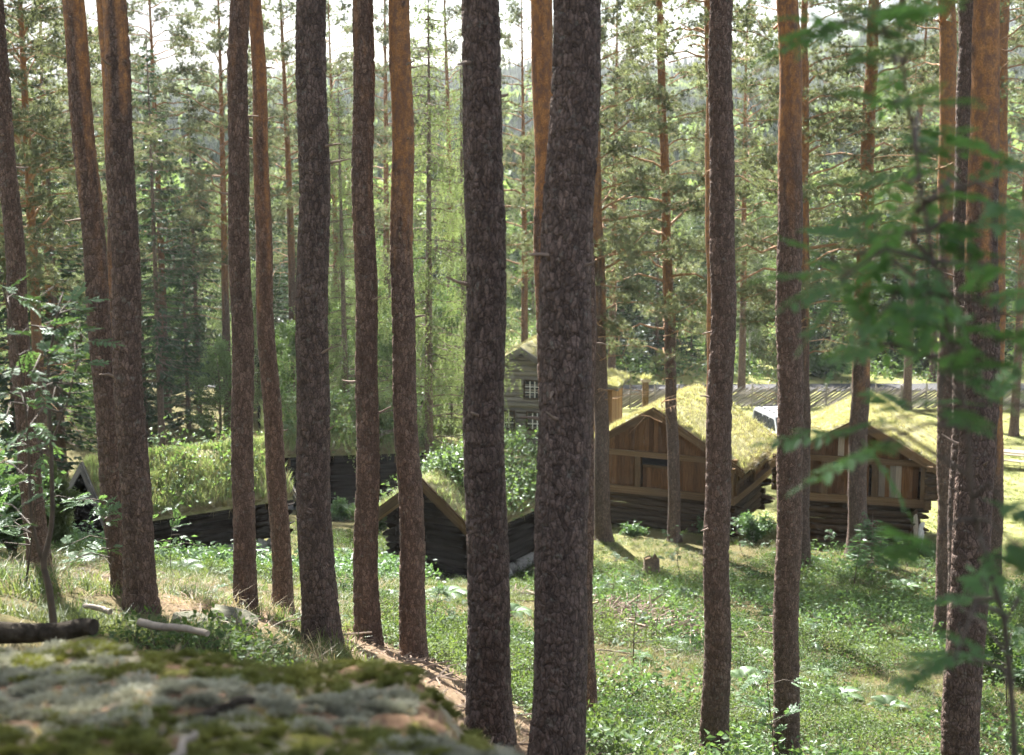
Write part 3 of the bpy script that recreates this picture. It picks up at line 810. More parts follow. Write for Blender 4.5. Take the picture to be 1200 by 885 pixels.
# name of each near pine: x in the photo at (y = 0, 300, 600), base pixel, width px at top / at base, distance, colour turn, label
FG = [
 # top x,  x300, x600, base(x,y),  w0, w6, Y,   org(height,width,strength), label
 (-4, 16, 40, (46, 692), 20, 27, 17.0, (7.0, 3.0, 0.75), 'slim pine trunk at the left edge leaning left, behind the leafy sapling', 10),
 (85, 110, 137, (152, 703), 26, 31, 14.5, (4.6, 1.6, 1.0), 'pine trunk leaning left against the thicker straight trunk above the fallen log', 10),
 (122, 133, 148, (160, 690), 15, 19, 21.0, (4.0, 3.0, 0.9), 'thin pine trunk half hidden between the two leaning trunks at left', 8),
 (134, 145, 161, (165, 718), 28, 38, 13.0, (4.7, 1.6, 1.0), 'thick pine trunk orange above and grey below, over the left end of the boulder', 12),
 (281, 281, 286, (292, 727), 24, 28, 15.0, (6.0, 2.4, 0.7), 'straight brown pine trunk with a mossy stone at its foot, left of a redder one', 9),
 (299, 310, 325, (331, 712), 17, 24, 17.0, (4.0, 2.6, 0.85), 'slender reddish pine trunk leaning left beside a straight brown one', 9),
 (365, 366, 370, (373, 747), 37, 42, 13.0, (9.0, 3.0, 0.5), 'thick dark grey-brown pine trunk just behind the boulder crest', 6),
 (425, 428, 430, (432, 752), 25, 30, 15.0, (6.5, 3.5, 0.8), 'reddish brown pine trunk left of the one with orange knotted bark', 12),
 (468, 472, 480, (484, 748), 25, 32, 15.0, (4.4, 1.5, 1.0), 'pine trunk with bright orange knotted bark casting a shadow on the path', 22),
 (560, 567, 572, (573, 836), 44, 54, 10.0, (9.5, 3.0, 0.4), 'thick grey pine trunk with scaly bark left of the thickest trunk', 8),
 (634, 641, 652, (662, 790), 27, 31, 17.5, (5.2, 1.5, 1.0), 'orange pine trunk mostly hidden behind the thickest trunk', 6),
 (674, 668, 658, (650, 892), 57, 66, 9.3, (9.8, 2.5, 0.45), 'thickest grey pine trunk with lichen, nearest of all in the middle', 8),
 (686, 688, 689, (690, 866), 13, 17, 14.0, (8.0, 3.0, 0.8), 'narrow reddish trunk peeping out on the right of the thickest trunk', 4),
 (831, 834, 838, (842, 722), 13, 15, 33.0, (3.5, 2.0, 1.0), 'thin orange pine trunk along the left side of the straight brown one', 5),
 (845, 846, 842, (836, 892), 27, 34, 17.0, (9.5, 2.6, 0.6), 'straight brown pine trunk in front of the right corner of the left storehouse', 10),
 (923, 926, 924, (922, 893), 27, 33, 18.0, (7.8, 1.2, 1.0), 'pine trunk with orange upper bark and dark rings, between the two storehouses', 24),
 (1110, 1110, 1108, (1105, 750), 20, 22, 30.0, (8.0, 2.0, 1.0), 'orange pine trunk on the left of the trunk cluster at the right edge', 6),
 (1133, 1130, 1125, (1122, 830), 24, 26, 21.0, (16.0, 3.0, 0.3), 'dark pine trunk squeezed in the middle of the right edge cluster', 6),
 (1160, 1151, 1140, (1128, 900), 32, 46, 11.5, (5.0, 1.4, 1.0), 'big pine trunk behind the blurred rowan leaves at the right edge', 14),
 (1176, 1172, 1168, (1167, 692), 13, 15, 40.0, (3.0, 2.0, 1.0), 'slender orange pine trunk rightmost in the edge cluster on the meadow rim', 5),
]
def place_pine(row, idx):
    x0, x3, x6, (bx, by), w0, w6, Y, org, label, kn = row
    b = W(bx, by, Y)
    gz = Hs(b[0], Y)
    base = np.array((b[0], Y, gz))
    pts = [base]; rad = [w6 * 0.98 * Y / F / 2]
    for px, py, ww in ((x6, 600, w6), (x3, 300, (w0 * 0.45 + w6 * 0.55)), (x0, 0, w0)):
        p = W(px, py, Y); pts.append(p); rad.append(ww * 0.93 * Y / F / 2)
    if pts[1][2] <= pts[0][2] + 0.4: del pts[1]; del rad[1]
    zvis = W(x0, -40, Y)[2]
    ztop = gz + 20.5 + (idx * 37 % 5) * 0.5
    V, Fq, ov, tn, C = trunk_mesh(pts, rad, Y, zvis, ztop, org, idx + 1, amp=0.017 if w6 * Y / F > 0.27 else 0.011, kn=kn)
    e = empty('pine_tree', base)
    tag(e, label, 'tree', 'near pine trees')
    me = mesh_of('trunk', [(V - base, Fq, 0)], [M['bark']], True, {'orange': ('FLOAT', ov), 'tone': ('FLOAT', tn), 'grey': ('FLOAT', np.full(len(tn), {6: 1.0, 9: 1.0, 11: 1.0, 17: 0.9, 3: 0.5, 1: 0.35, 0: 0.6, 14: 0.4, 18: 0.5, 4: 0.3}.get(idx, 0.0)))})
    tr = put('trunk', me, e)
    sg = np.random.default_rng(1200 + idx)
    for q in range(5):                                  # dead branch stubs
        ci = int(np.argmin(np.abs(C[:, 2] - sg.uniform(gz + 2.0, zvis)))); az = sg.uniform(0, 6.283); l_ = sg.uniform(0.05, 0.22)
        rr_ = float(np.interp(C[ci, 2], [p_[2] for p_ in pts], rad)) * 0.9
        d_ = np.array((math.cos(az), math.sin(az), sg.uniform(-0.1, 0.5))); s0 = C[ci] - base + d_ * rr_
        put('branch_stub', MB().tube([s0, s0 + d_ * l_ * 0.5, s0 + d_ * l_ + sg.normal(0, 0.015, 3)], [0.016, 0.011, 0.006], 5).mesh('branch_stub', [M['deadlimb']]), e)
    hc = ztop - gz - 8.3
    ci = np.argmin(np.abs(C[:, 2] - (gz + hc + 3)))
    put('crown', CROWN_HI[idx % 2], e, (C[ci, 0] - base[0], C[ci, 1] - base[1], hc), (0, 0, idx * 1.3))
    return e
for k, row in enumerate(FG): place_pine(row, k)

# ------------------------------------------------------------------ mid-distance pines with visible crowns
def whole_trunk(mname, Hh, r0, org, seed, mat='bark', na=12, nh=70, curve=0.25):
    hs = np.linspace(-0.3, Hh, nh); th = np.arange(na) * 2 * math.pi / na
    TH, HH = np.meshgrid(th, hs)
    rr = r0 * (1 - 0.9 * np.clip(HH / Hh, 0, 1) ** 1.15) + r0 * 0.35 * np.exp(-np.clip(HH, 0, None) / 0.3)
    nn = fbm(np.stack([np.cos(TH) * 1.5, np.sin(TH) * 1.5, HH * 1.4 + seed * 3], -1), 4, seed)
    rr = rr * (0.94 + 0.12 * nn)
    cxs = curve * np.sin(hs / Hh * 2.6 + seed) * hs / Hh
    V = np.stack([cxs[:, None] + rr * np.cos(TH), rr * np.sin(TH), HH], -1).reshape(-1, 3)
    i = np.arange(nh - 1)[:, None] * na; j = np.arange(na)[None, :]
    Fq = np.stack([i + j, i + (j + 1) % na, i + na + (j + 1) % na, i + na + j], -1).reshape(-1, 4)
    ov = np.clip((HH - org[0]) / org[1] + (nn - 0.5) * 2, 0, 1) * org[2]
    return mesh_of(mname, [(V, Fq, 0)], [M[mat]], True, {'orange': ('FLOAT', ov.ravel()), 'tone': ('FLOAT', np.clip(nn, 0, 1).ravel())})

def copy_tree(kind, src, loc, rz, s, label, group, cat='tree'):
    e = empty(kind, loc, rz); e.scale = (s, s, s)
    tag(e, label, cat, group)
    for nm, me in src: put(nm, me, e)
    return e

MP = [[('trunk', whole_trunk('trunk', 20, 0.20, (5, 4, 1.0), 3)), ('crown', pine_crown(201, 7.0, 20.0, 3.6, 66, 17, 0.16, 1.6, 9, 0.020))],
      [('trunk', whole_trunk('trunk', 19, 0.18, (4, 4, 1.0), 5)), ('crown', pine_crown(202, 6.5, 19.2, 4.0, 62, 17, 0.16, 1.6, 8, 0.020))],
      [('trunk', whole_trunk('trunk', 21, 0.21, (6, 4, 1.0), 8)), ('crown', pine_crown(203, 9.0, 21.2, 3.5, 56, 17, 0.16, 1.6, 10, 0.020))]]
# the pines whose stems the photograph shows in the middle distance
MIDP = [(707, 632, 46, 18, 0, 693, 'slanting pine trunk at the left corner of the left storehouse'),
        (791, 632, 47, 14, 1, 772, 'slim pine with bare curved branches in front of the left storehouse'),
        (1003, 650, 43.5, 22, 2, 1024, 'leaning pine in front of the right storehouse with needled branches'),
        (943, 655, 42, 13, 1, 943, 'thin pine showing along the right side of the ringed orange trunk')]
for k, (bx, by, Y, wpx, v, tx, label) in enumerate(MIDP):
    b = W(bx, by, Y); gz = Hs(b[0], Y)
    base = np.array((b[0], Y, gz)); r = wpx * Y / F / 2
    top = W(tx, 0, Y); mid = W(bx + (tx - bx) * 0.42, 330, Y)
    V, Fq, ov, tn, C = trunk_mesh([base, mid, top], [r * 1.1, r * 0.85, r * 0.55], Y, W(tx, -60, Y)[2], gz + 22, (7.0 if k != 2 else 5.0, 3.0, 0.95), 40 + k, amp=0.009, na=20, dpx=2.6)
    e = empty('pine_tree', base); tag(e, label, 'tree', 'pines beside the storehouses')
    put('trunk', mesh_of('trunk', [(V - base, Fq, 0)], [M['bark']], True, {'orange': ('FLOAT', ov), 'tone': ('FLOAT', tn), 'grey': ('FLOAT', np.full(len(tn), 0.4))}), e)
    ci = np.argmin(np.abs(C[:, 2] - (gz + 12)))
    put('crown', MP[v][1][1], e, (C[ci, 0] - base[0], C[ci, 1] - base[1], 0), (0, 0, 0.9 + k * 1.7))

# further pines: px of the stem, distance, height factor, variant, label
FARP = [(-45, 33, 1.0, 1, 'nearest low-boughed pine just outside the left edge, boughs hanging in'), (48, 38, 0.95, 0, 'pine with dark boughs right of the slim left edge trunk'), (-15, 44, 1.0, 0, 'pine with low needled boughs in the top left corner'), (66, 52, 1.0, 1, 'pine with dark boughs between the two leftmost trunks'),
        (196, 66, 1.18, 1, 'pine with boughs filling the sky gap right of the thick leaning trunk'), (268, 64, 1.1, 0, 'pine just left of the straight brown trunk, behind the long turf roof'),
        (345, 68, 1.15, 2, 'pine between the redder slender trunk and the thick dark trunk'), 
        (397, 76, 1.2, 1, 'pine in the gap right of the thick dark trunk'), (455, 90, 1.35, 0, 'tall pine between the reddish brown and orange knotted trunks'), (528, 94, 1.35, 2, 'tall pine left of the thick scaly trunk behind the larches'), (614, 74, 1.2, 1, 'pine with drooping boughs in the gap left of the thickest trunk'), (716, 72, 1.18, 0, 'pine behind the left storehouse with boughs by the thickest trunk'), 
        (868, 84, 1.2, 0, 'pine with airy boughs between the two storehouses'), 
        (1062, 80, 1.2, 2, 'pine behind the blurred rowan leaves beyond the right storehouse'), (1090, 90, 1.2, 1, 'pine close left of the right edge cluster'), (1189, 72, 1.15, 0, 'thin pine at the far right behind the picnic table'), (150, 72, 1.15, 2, 'pine behind the small dark hut at left')]
for k, (px, Y, s, v, label) in enumerate(FARP):
    x = (px - 600) / F * Y * math.cos(PITCH) * 1.03
    copy_tree('pine_tree', MP[v], (x, Y, Hs(x, Y)), k * 2.1, s, label, 'pines further back')

# ------------------------------------------------------------------ spruce, larch, birch
def spruce(seed, Hh, Rb, h0=0.6, nw=0.06, step=0.30, mat='spruce_needle', hang=0.5, nb0=6):
    g = np.random.default_rng(seed); mb = MB()
    Vs = []; z = h0
    while z < Hh - 0.25:
        t = (z - h0) / (Hh - h0)
        L0 = Rb * (1 - t) ** 0.85 + 0.12
        for b in range(nb0):
            L = L0 * g.uniform(0.65, 1.12); az = g.uniform(0, 6.283)
            s = np.linspace(0, 1, 6)
            pts = np.c_[math.cos(az) * L * s, math.sin(az) * L * s, z + g.uniform(-0.1, 0.1) + L * ((0.25 * t - 0.05) * s - 0.38 * s ** 2 + 0.16 * s ** 3 * 2)]
            mb.tube(pts[[0, 3, 5]], [0.012 + 0.01 * L, 0.01, 0.004], 3, 0)
            n = max(7, int(L * 13))
            f = g.uniform(0.12, 1.0, n); k = np.minimum(4, (f * 5).astype(int)); P = pts[k] + (pts[k + 1] - pts[k]) * (f * 5 - k)[:, None]
            sd_ = g.choice((-1, 1), n); a2 = az + sd_ * g.uniform(0.3, 1.25, n); l2 = (0.16 + 0.30 * L0 / Rb * (1 - f * 0.55)) * g.uniform(0.6, 1.25, n)
            D = np.c_[np.cos(a2), np.sin(a2), -hang * g.uniform(0.2, 1.4, n)]; D = nrm(D)
            S = nrm(np.cross(D, g.normal(size=(n, 3)))) * (nw * g.uniform(0.7, 1.3, n))[:, None]
            E = P + D * l2[:, None]; Mi = P + D * (l2 * 0.45)[:, None]
            Vs.append(np.stack([P, Mi + S, E, Mi - S], 1).reshape(-1, 3))
        z += step * g.uniform(0.8, 1.2)
    V = np.concatenate(Vs); q = np.arange(len(V) // 4) * 4
    mb.add(V, np.stack([q, q + 1, q + 2, q + 3], 1), 1)
    return mb.mesh('spruce_crown', [M['spruce_bark'], M[mat]], False)
SP = [[('trunk', whole_trunk('trunk', 17, 0.17, (90, 1, 0), 13, 'spruce_bark', 8, 26, 0.05)), ('crown', spruce(301, 17, 2.7))],
      [('trunk', whole_trunk('trunk', 15, 0.15, (90, 1, 0), 14, 'spruce_bark', 8, 26, 0.05)), ('crown', spruce(302, 15, 2.2, 1.2, 0.05, 0.32))],
      [('trunk', whole_trunk('trunk', 18, 0.16, (90, 1, 0), 15, 'spruce_bark', 8, 26, 0.05)), ('crown', spruce(303, 18, 2.4, 3.5, 0.045, 0.36, 'spruce_needle', 0.8))]]

def broad(seed, Hh, Rx, h0, nl, mat, barkm, leaf=0.13, hang=0.3, nbr=26, tr=0.12):
    g = np.random.default_rng(seed); mb = MB(); Ps = []; Ds = []
    for b in range(nbr):
        t = (b + g.uniform()) / nbr; z = h0 + (Hh * 0.92 - h0) * t
        L = Rx * (1.0 - 0.65 * t) * g.uniform(0.6, 1.15) * min(1, 0.6 + t * 2); az = b * 2.4 + g.uniform(-0.5, 0.5)
        s = np.linspace(0, 1, 6)
        pts = np.c_[math.cos(az) * L * s, math.sin(az) * L * s, z + L * (0.75 * s - (0.25 + hang) * s ** 2) + g.normal(0, 0.03, 6)]
        mb.tube(pts, np.linspace(0.035, 0.006, 6), 4, 0)
        ncl = max(4, int(L * 6))
        for q in range(ncl):
            f = g.uniform(0.25, 1.02); k = min(4, int(f * 5)); c = pts[k] + (pts[k + 1] - pts[k]) * (f * 5 - k) + g.normal(0, 0.16, 3) * L * 0.5
            n = max(4, int(nl / (nbr * ncl) * g.uniform(0.5, 1.5)))
            off = g.normal(0, 1, (n, 3)) * np.array((0.22, 0.22, 0.20 + 0.35 * hang)) - np.array((0, 0, 0.3 * hang))
            Ps.append(c + off); Ds.append(np.tile((math.cos(az) * 0.4, math.sin(az) * 0.4, -0.6 - hang), (n, 1)))
    P = np.concatenate(Ps); D = np.concatenate(Ds) + g.normal(0, 0.7, P.shape)
    V, Fc = leaves(P, leaf, g, 0.4, nrm(D), 0.62); mb.add(V, Fc, 1)
    return mb.mesh('leaf_crown', [M[barkm], M[mat]], False)
BI = [[('trunk', whole_trunk('trunk', 12.5, 0.13, (90, 1, 0), 21, 'birch_bark', 8, 26, 0.25)), ('crown', broad(401, 13, 2.6, 2.4, 13000, 'birch_leaf', 'birch_bark', 0.125, 0.75, 30))],
      [('trunk', whole_trunk('trunk', 10.5, 0.11, (90, 1, 0), 22, 'birch_bark', 8, 26, 0.2)), ('crown', broad(402, 11, 2.2, 1.6, 11000, 'birch_leaf', 'birch_bark', 0.125, 0.55, 26))],
      [('trunk', whole_trunk('trunk', 8.0, 0.12, (90, 1, 0), 23, 'spruce_bark', 8, 20, 0.3)), ('crown', broad(403, 8.5, 2.6, 0.9, 11000, 'broad_leaf', 'spruce_bark', 0.14, 0.1, 26))]]

def larch(seed, Hh):
    g = np.random.default_rng(seed); mb = MB(); Pt = []; Dt = []
    z = 2.2
    while z < Hh - 0.4:
        t = z / Hh
        for b in range(3):
            L = (3.3 * (1 - t) ** 0.7 + 0.3) * g.uniform(0.65, 1.15); az = g.uniform(0, 6.283); s = np.linspace(0, 1, 8)
            pts = np.c_[np.cos(az + 0.15 * s) * L * s, np.sin(az + 0.15 * s) * L * s, z + L * (0.12 * s - 0.55 * s ** 2 + 0.28 * s ** 3) + g.normal(0, 0.02, 8)]
            mb.tube(pts, np.linspace(0.02 + 0.004 * L, 0.005, 8), 4, 0)
            for q in range(int(L * 7)):
                f = g.uniform(0.12, 1); k = min(6, int(f * 7)); p = pts[k] + (pts[k + 1] - pts[k]) * (f * 7 - k)
                l2 = g.uniform(0.25, 0.95) * (0.5 + 0.5 * min(1, L / 2)); n = int(l2 / 0.065)
                dr = g.normal(0, 0.28, 2); u = np.linspace(0, 1, n)[:, None]
                Pq = p + np.c_[dr[0] * u, dr[1] * u, -l2 * u ** 1.2] + g.normal(0, 0.02, (n, 3))
                Pt.append(Pq); Dt.append(np.tile((0, 0, -0.6), (n, 1)) + g.normal(0, 0.7, (n, 3)))
        z += 0.36 * g.uniform(0.8, 1.2)
    V, Fc = needles(np.concatenate(Pt), np.concatenate(Dt), 0.075, 5, 1.3, 0.032, g); mb.add(V, Fc, 1)
    return mb.mesh('larch_crown', [M['spruce_bark'], M['larch_needle']], False)
Yl = 53.0; bl = W(503, 540, Yl)
LT = [('trunk', whole_trunk('trunk', 20, 0.19, (90, 1, 0), 31, 'spruce_bark', 12, 50, 0.15)), ('crown', larch(411, 20))]
copy_tree('larch_tree', LT, (bl[0], Yl, Hs(bl[0], Yl)), 0.4, 1.0, 'feathery light green larch with drooping twigs behind the gabled dark hut', 'larches')
xl = (545 - 600) / F * 64 * 1.03
copy_tree('larch_tree', LT, (xl, 64, Hs(xl, 64)), 2.4, 0.92, 'light green larch by the grey log house, behind the thick scaly trunk', 'larches')
xl = (408 - 600) / F * 60 * 1.03
copy_tree('larch_tree', LT, (xl, 60, Hs(xl, 60)), 4.1, 0.85, 'light green larch behind the far turf-roofed hut, left of the feathery one', 'larches')

# names of the near stems by their place in the photograph, to say where a look-alike stands
STEMS = [(42, 'slim edge trunk'), (128, 'leaning trunk'), (155, 'thick leaning trunk'), (284, 'straight brown trunk'), (318, 'slender reddish trunk'), (368, 'thick dark trunk'), (429, 'reddish brown trunk'), (476, 'orange knotted trunk'),
         (570, 'thick scaly trunk'), (663, 'thickest trunk'), (700, 'slanting storehouse pine'), (787, 'slim storehouse pine'), (844, 'straight storehouse trunk'), (925, 'ringed orange trunk'), (1010, 'leaning storehouse pine'), (1110, 'right edge cluster')]
ORD = ['first', 'second', 'third', 'fourth', 'fifth', 'sixth', 'seventh', 'eighth', 'ninth', 'tenth', 'eleventh', 'twelfth']
def place_labels(items):
    """items: (object, px, kind phrase, where): one label each, counted off from the next near stem"""
    by = {}
    for o, px, kind, where in items:
        rt = [s for s in STEMS if s[0] >= px]
        ref, side = (rt[0][1], 'left') if rt else (STEMS[-1][1], 'right')
        by.setdefault((kind, where, ref, side), []).append((px if side == 'right' else -px, o))
    for (kind, where, ref, side), lst in by.items():
        for n_, (_, o) in enumerate(sorted(lst, key=lambda t: t[0])):
            o['label'] = f"{kind} {where}, {ORD[n_]} {side} of the {ref}"

# trees whose stems or crowns can be picked out, then the forest edge behind them
SING = [('spruce_tree', SP[0], 172, 60, 0.55, 'small spruce with low boughs behind the long turf roof, beside the thick leaning trunk'), ('spruce_tree', SP[0], 222, 64, 0.62, 'small spruce with low boughs behind the middle of the long turf roof'),
        ('broadleaf_tree', BI[2], 258, 60, 0.6, 'low leafy tree behind the right end of the long turf roof'), ('broadleaf_tree', BI[2], 205, 75, 0.75, 'leafy tree standing well behind the long turf roof'), ('spruce_tree', SP[0], 305, 70, 0.6, 'small spruce between the straight brown and slender reddish trunks'),
        ('broadleaf_tree', BI[2], 118, 56, 0.6, 'low leafy tree behind the small gable at left'), ('broadleaf_tree', BI[2], 70, 60, 0.7, 'leafy tree between the slim edge trunk and the leaning trunk'), ('spruce_tree', SP[0], 140, 68, 0.7, 'spruce with low boughs hidden by the leaning pair of trunks'),
        ('broadleaf_tree', BI[2], 345, 64, 0.7, 'leafy tree rising over the roof of the far dark hut'), ('broadleaf_tree', BI[2], 455, 68, 0.7, 'low leafy tree left of the orange knotted trunk'), ('broadleaf_tree', BI[2], 530, 74, 0.8, 'leafy tree just left of the thick scaly trunk'),
        ('spruce_tree', SP[2], 190, 57, 0.95, 'dark spruce with a bare lower stem behind the long turf roof'),
        ('spruce_tree', SP[0], 20, 46, 0.9, 'dense spruce at the left edge behind the slim leaning trunk'),
        ('spruce_tree', SP[1], 72, 50, 1.05, 'spruce with a visible thin stem above the small gabled hut'),
        ('spruce_tree', SP[2], 235, 66, 0.9, 'spruce between the thick leaning trunk and the straight brown trunk'),
        ('spruce_tree', SP[0], 345, 88, 0.8, 'dark spruce behind the redder slender trunk at the meadow end'),
        ('spruce_tree', SP[1], 312, 92, 0.8, 'dark spruce left of the thick grey-brown trunk at the meadow end'),
        ('spruce_tree', SP[1], 150, 78, 1.0, 'spruce behind the two leaning trunks'),
        ('spruce_tree', SP[0], 110, 66, 0.9, 'spruce left of the leaning pair of trunks behind the hut'),
        ('birch_tree', BI[0], 882, 97, 1.0, 'tall pale birch with white stem between the two storehouse pines'),
        ('birch_tree', BI[1], 876, 94, 0.8, 'smaller birch with white stem beside the tall pale birch'),
        ('birch_tree', BI[0], 765, 100, 1.05, 'birch behind the gate pillar'),
        ('birch_tree', BI[0], 722, 112, 1.1, 'bluish green birch over the roof of the plank wing'),
        ('broadleaf_tree', BI[2], 985, 98, 0.95, 'bright broadleaf tree over the fence left of the leaning pine'),
        ('broadleaf_tree', BI[2], 1045, 101, 0.9, 'bright broadleaf tree over the road right of the leaning pine'),
        ('spruce_tree', SP[0], 955, 104, 0.85, 'dark spruce behind the bright broadleaf tree'),
        ('spruce_tree', SP[1], 735, 106, 0.8, 'dark spruce behind the plank wing of the grey house'),
        ('spruce_tree', SP[0], 700, 101, 0.8, 'dark broad spruce right of the thickest trunk over the far roof'),
        ('spruce_tree', SP[1], 808, 96, 0.5, 'small dark spruce left of the straight brown trunk by the road'),
        ('spruce_tree', SP[2], 1075, 110, 0.9, 'dark spruce in the gap left of the right edge cluster'),
        ('broadleaf_tree', BI[2], 385, 72, 0.85, 'leafy broad tree behind the far turf-roofed hut'),
        ('broadleaf_tree', BI[2], 445, 80, 0.85, 'leafy broad tree behind the orange knotted trunk'),
        ('birch_tree', BI[1], 575, 88, 1.0, 'birch behind the grey log house'),
        ('birch_tree', BI[1], 1120, 102, 0.95, 'birch behind the right edge cluster of trunks'),
        ('spruce_tree', SP[0], 1190, 108, 0.9, 'dark spruce at the far right beyond the road'),
        ('broadleaf_tree', BI[2], 1200, 96, 0.8, 'pale leafy tree at the right edge beyond the road')]
for k, (nm, src, px, Y, s, label) in enumerate(SING):
    x = (px - 600) / F * Y * 1.02
    copy_tree(nm, src, (x, Y, Hs(x, Y) - 0.05), k * 1.9, s, label, 'trees around the meadow')
g = np.random.default_rng(76)
items = []
for px in (318, 338, 358, 690, 706, 728, 746, 768, 784, 930, 950, 968, 1040, 1060, 1078, 1150, 1180, 205, 240):      # dark spruces standing close behind the road
    Y = g.uniform(91, 100); x = (px - 600) / F * Y * 1.02
    items.append((copy_tree('spruce_tree', SP[int(g.integers(2))], (x, Y, Hs(x, Y) - 0.1), g.uniform(0, 6.28), g.uniform(0.72, 0.95), 'tree', 'dark spruces close behind the road'), px, 'dense dark spruce', 'close behind the road'))
place_labels(items)
g = np.random.default_rng(77)
KIND = {'spruce_tree': 'dark spruce', 'birch_tree': 'pale birch', 'broadleaf_tree': 'broadleaf tree', 'pine_tree': 'pine'}
items = []
for row, (Y0, n) in enumerate(((104, 22), (116, 22), (130, 22))):
    for q in range(n):
        px = -60 + 1320 * (q + g.uniform(0.1, 0.9)) / n; Y = Y0 + g.uniform(-4, 5)
        kind = g.choice(['spruce_tree', 'birch_tree', 'broadleaf_tree', 'pine_tree'], p=[0.55, 0.24, 0.15, 0.06])
        src = {'spruce_tree': SP, 'birch_tree': BI[:2], 'broadleaf_tree': BI[2:], 'pine_tree': MP}[kind]
        src = src[int(g.integers(len(src)))]
        s = {'spruce_tree': 0.85, 'birch_tree': 1.1, 'broadleaf_tree': 1.35, 'pine_tree': 0.72}[kind] * g.uniform(0.8, 1.12)
        x = (px - 600) / F * Y * 1.02
        zz = max(Hs(x, Y), float(hill_z(np.array([x]), np.array([float(Y)]))[0]))
        items.append((copy_tree(kind, src, (x, Y, zz - 0.1), g.uniform(0, 6.28), s, 'tree', 'forest edge ' + kind.replace('_', ' ') + 's'), px, KIND[kind], 'at the far forest edge'))
g = np.random.default_rng(78)
for q in range(34):                                  # wood to the left, behind the huts
    px = -40 + 610 * (q + g.uniform()) / 34; Y = g.uniform(66, 98)
    kind = g.choice(['spruce_tree', 'birch_tree', 'broadleaf_tree'], p=[0.3, 0.35, 0.35])
    src = {'spruce_tree': SP, 'birch_tree': BI[:2], 'broadleaf_tree': BI[2:]}[kind]; src = src[int(g.integers(len(src)))]
    x = (px - 600) / F * Y * 1.02
    items.append((copy_tree(kind, src, (x, Y, Hs(x, Y) - 0.1), g.uniform(0, 6.28), g.uniform(0.55, 0.95), 'tree', 'wood behind the huts ' + kind.replace('_', ' ') + 's'), px, KIND[kind], 'in the wood behind the huts'))
place_labels(items)

# ------------------------------------------------------------------ building pieces (shared unit meshes)
_cache = {}
def ubox(mat):
    if ('b', mat) not in _cache:
        b = 0.03
        mb = MB().box((-.5, -.5, -.5), (.5, .5, .5)); _cache[('b', mat)] = mb.mesh('board', [M[mat]], False)
    return _cache[('b', mat)]
def ulog(mat, v=0):
    if ('l', mat, v) not in _cache:
        g = np.random.default_rng(600 + v)
        xs = np.array((-.5, -.25, 0, .25, .5)); rr = 0.5 * g.uniform(0.94, 1.04, 5)
        mb = MB().tube(np.c_[xs, g.normal(0, 0.012, 5), g.normal(0, 0.012, 5)], rr, 9)
        _cache[('l', mat, v)] = mb.mesh('log', [M[mat]], True)
    return _cache[('l', mat, v)]
def uslab(mat):
    """stone: lumpy block"""
    if ('s', mat) not in _cache:
        g = np.random.default_rng(650)
        d = nrm(np.array([(x, y, z) for x in (-1, 0, 1) for y in (-1, 0, 1) for z in (-1, 0, 1) if (x, y, z) != (0, 0, 0)], float))
        import bmesh
        bm = bmesh.new(); bmesh.ops.create_icosphere(bm, subdivisions=2, radius=0.5)
        for v in bm.verts:
            c = np.array(v.co); c = np.sign(c) * np.abs(c * 2) ** 0.6 * 0.5; n_ = fbm(c * 2.3 + 5, 2, 9)
            v.co = Vector(c * (0.8 + 0.4 * n_))
        me = bpy.data.meshes.new('stone'); bm.to_mesh(me); bm.free(); me.materials.append(M[mat]); _cache[('s', mat)] = me
    return _cache[('s', mat)]
VERT = (0, -math.pi / 2, 0)
def board(nm, mat, par, c, size, rot=(0, 0, 0)): return put(nm, ubox(mat), par, c, rot, size)
def vplank(nm, mat, par, x, y, z0, z1, w, t): return put(nm, ubox(mat), par, (x, y, (z0 + z1) / 2), VERT, (z1 - z0, t, w))
def log_x(nm, mat, par, x0, x1, y, z, d, v=0): return put(nm, ulog(mat, v), par, ((x0 + x1) / 2, y, z), (random.uniform(0, 6), 0, 0), (x1 - x0, d, d))
def log_y(nm, mat, par, y0, y1, x, z, d, v=0): return put(nm, ulog(mat, v), par, (x, (y0 + y1) / 2, z), (0, 0, math.pi / 2), (y1 - y0, d, d))

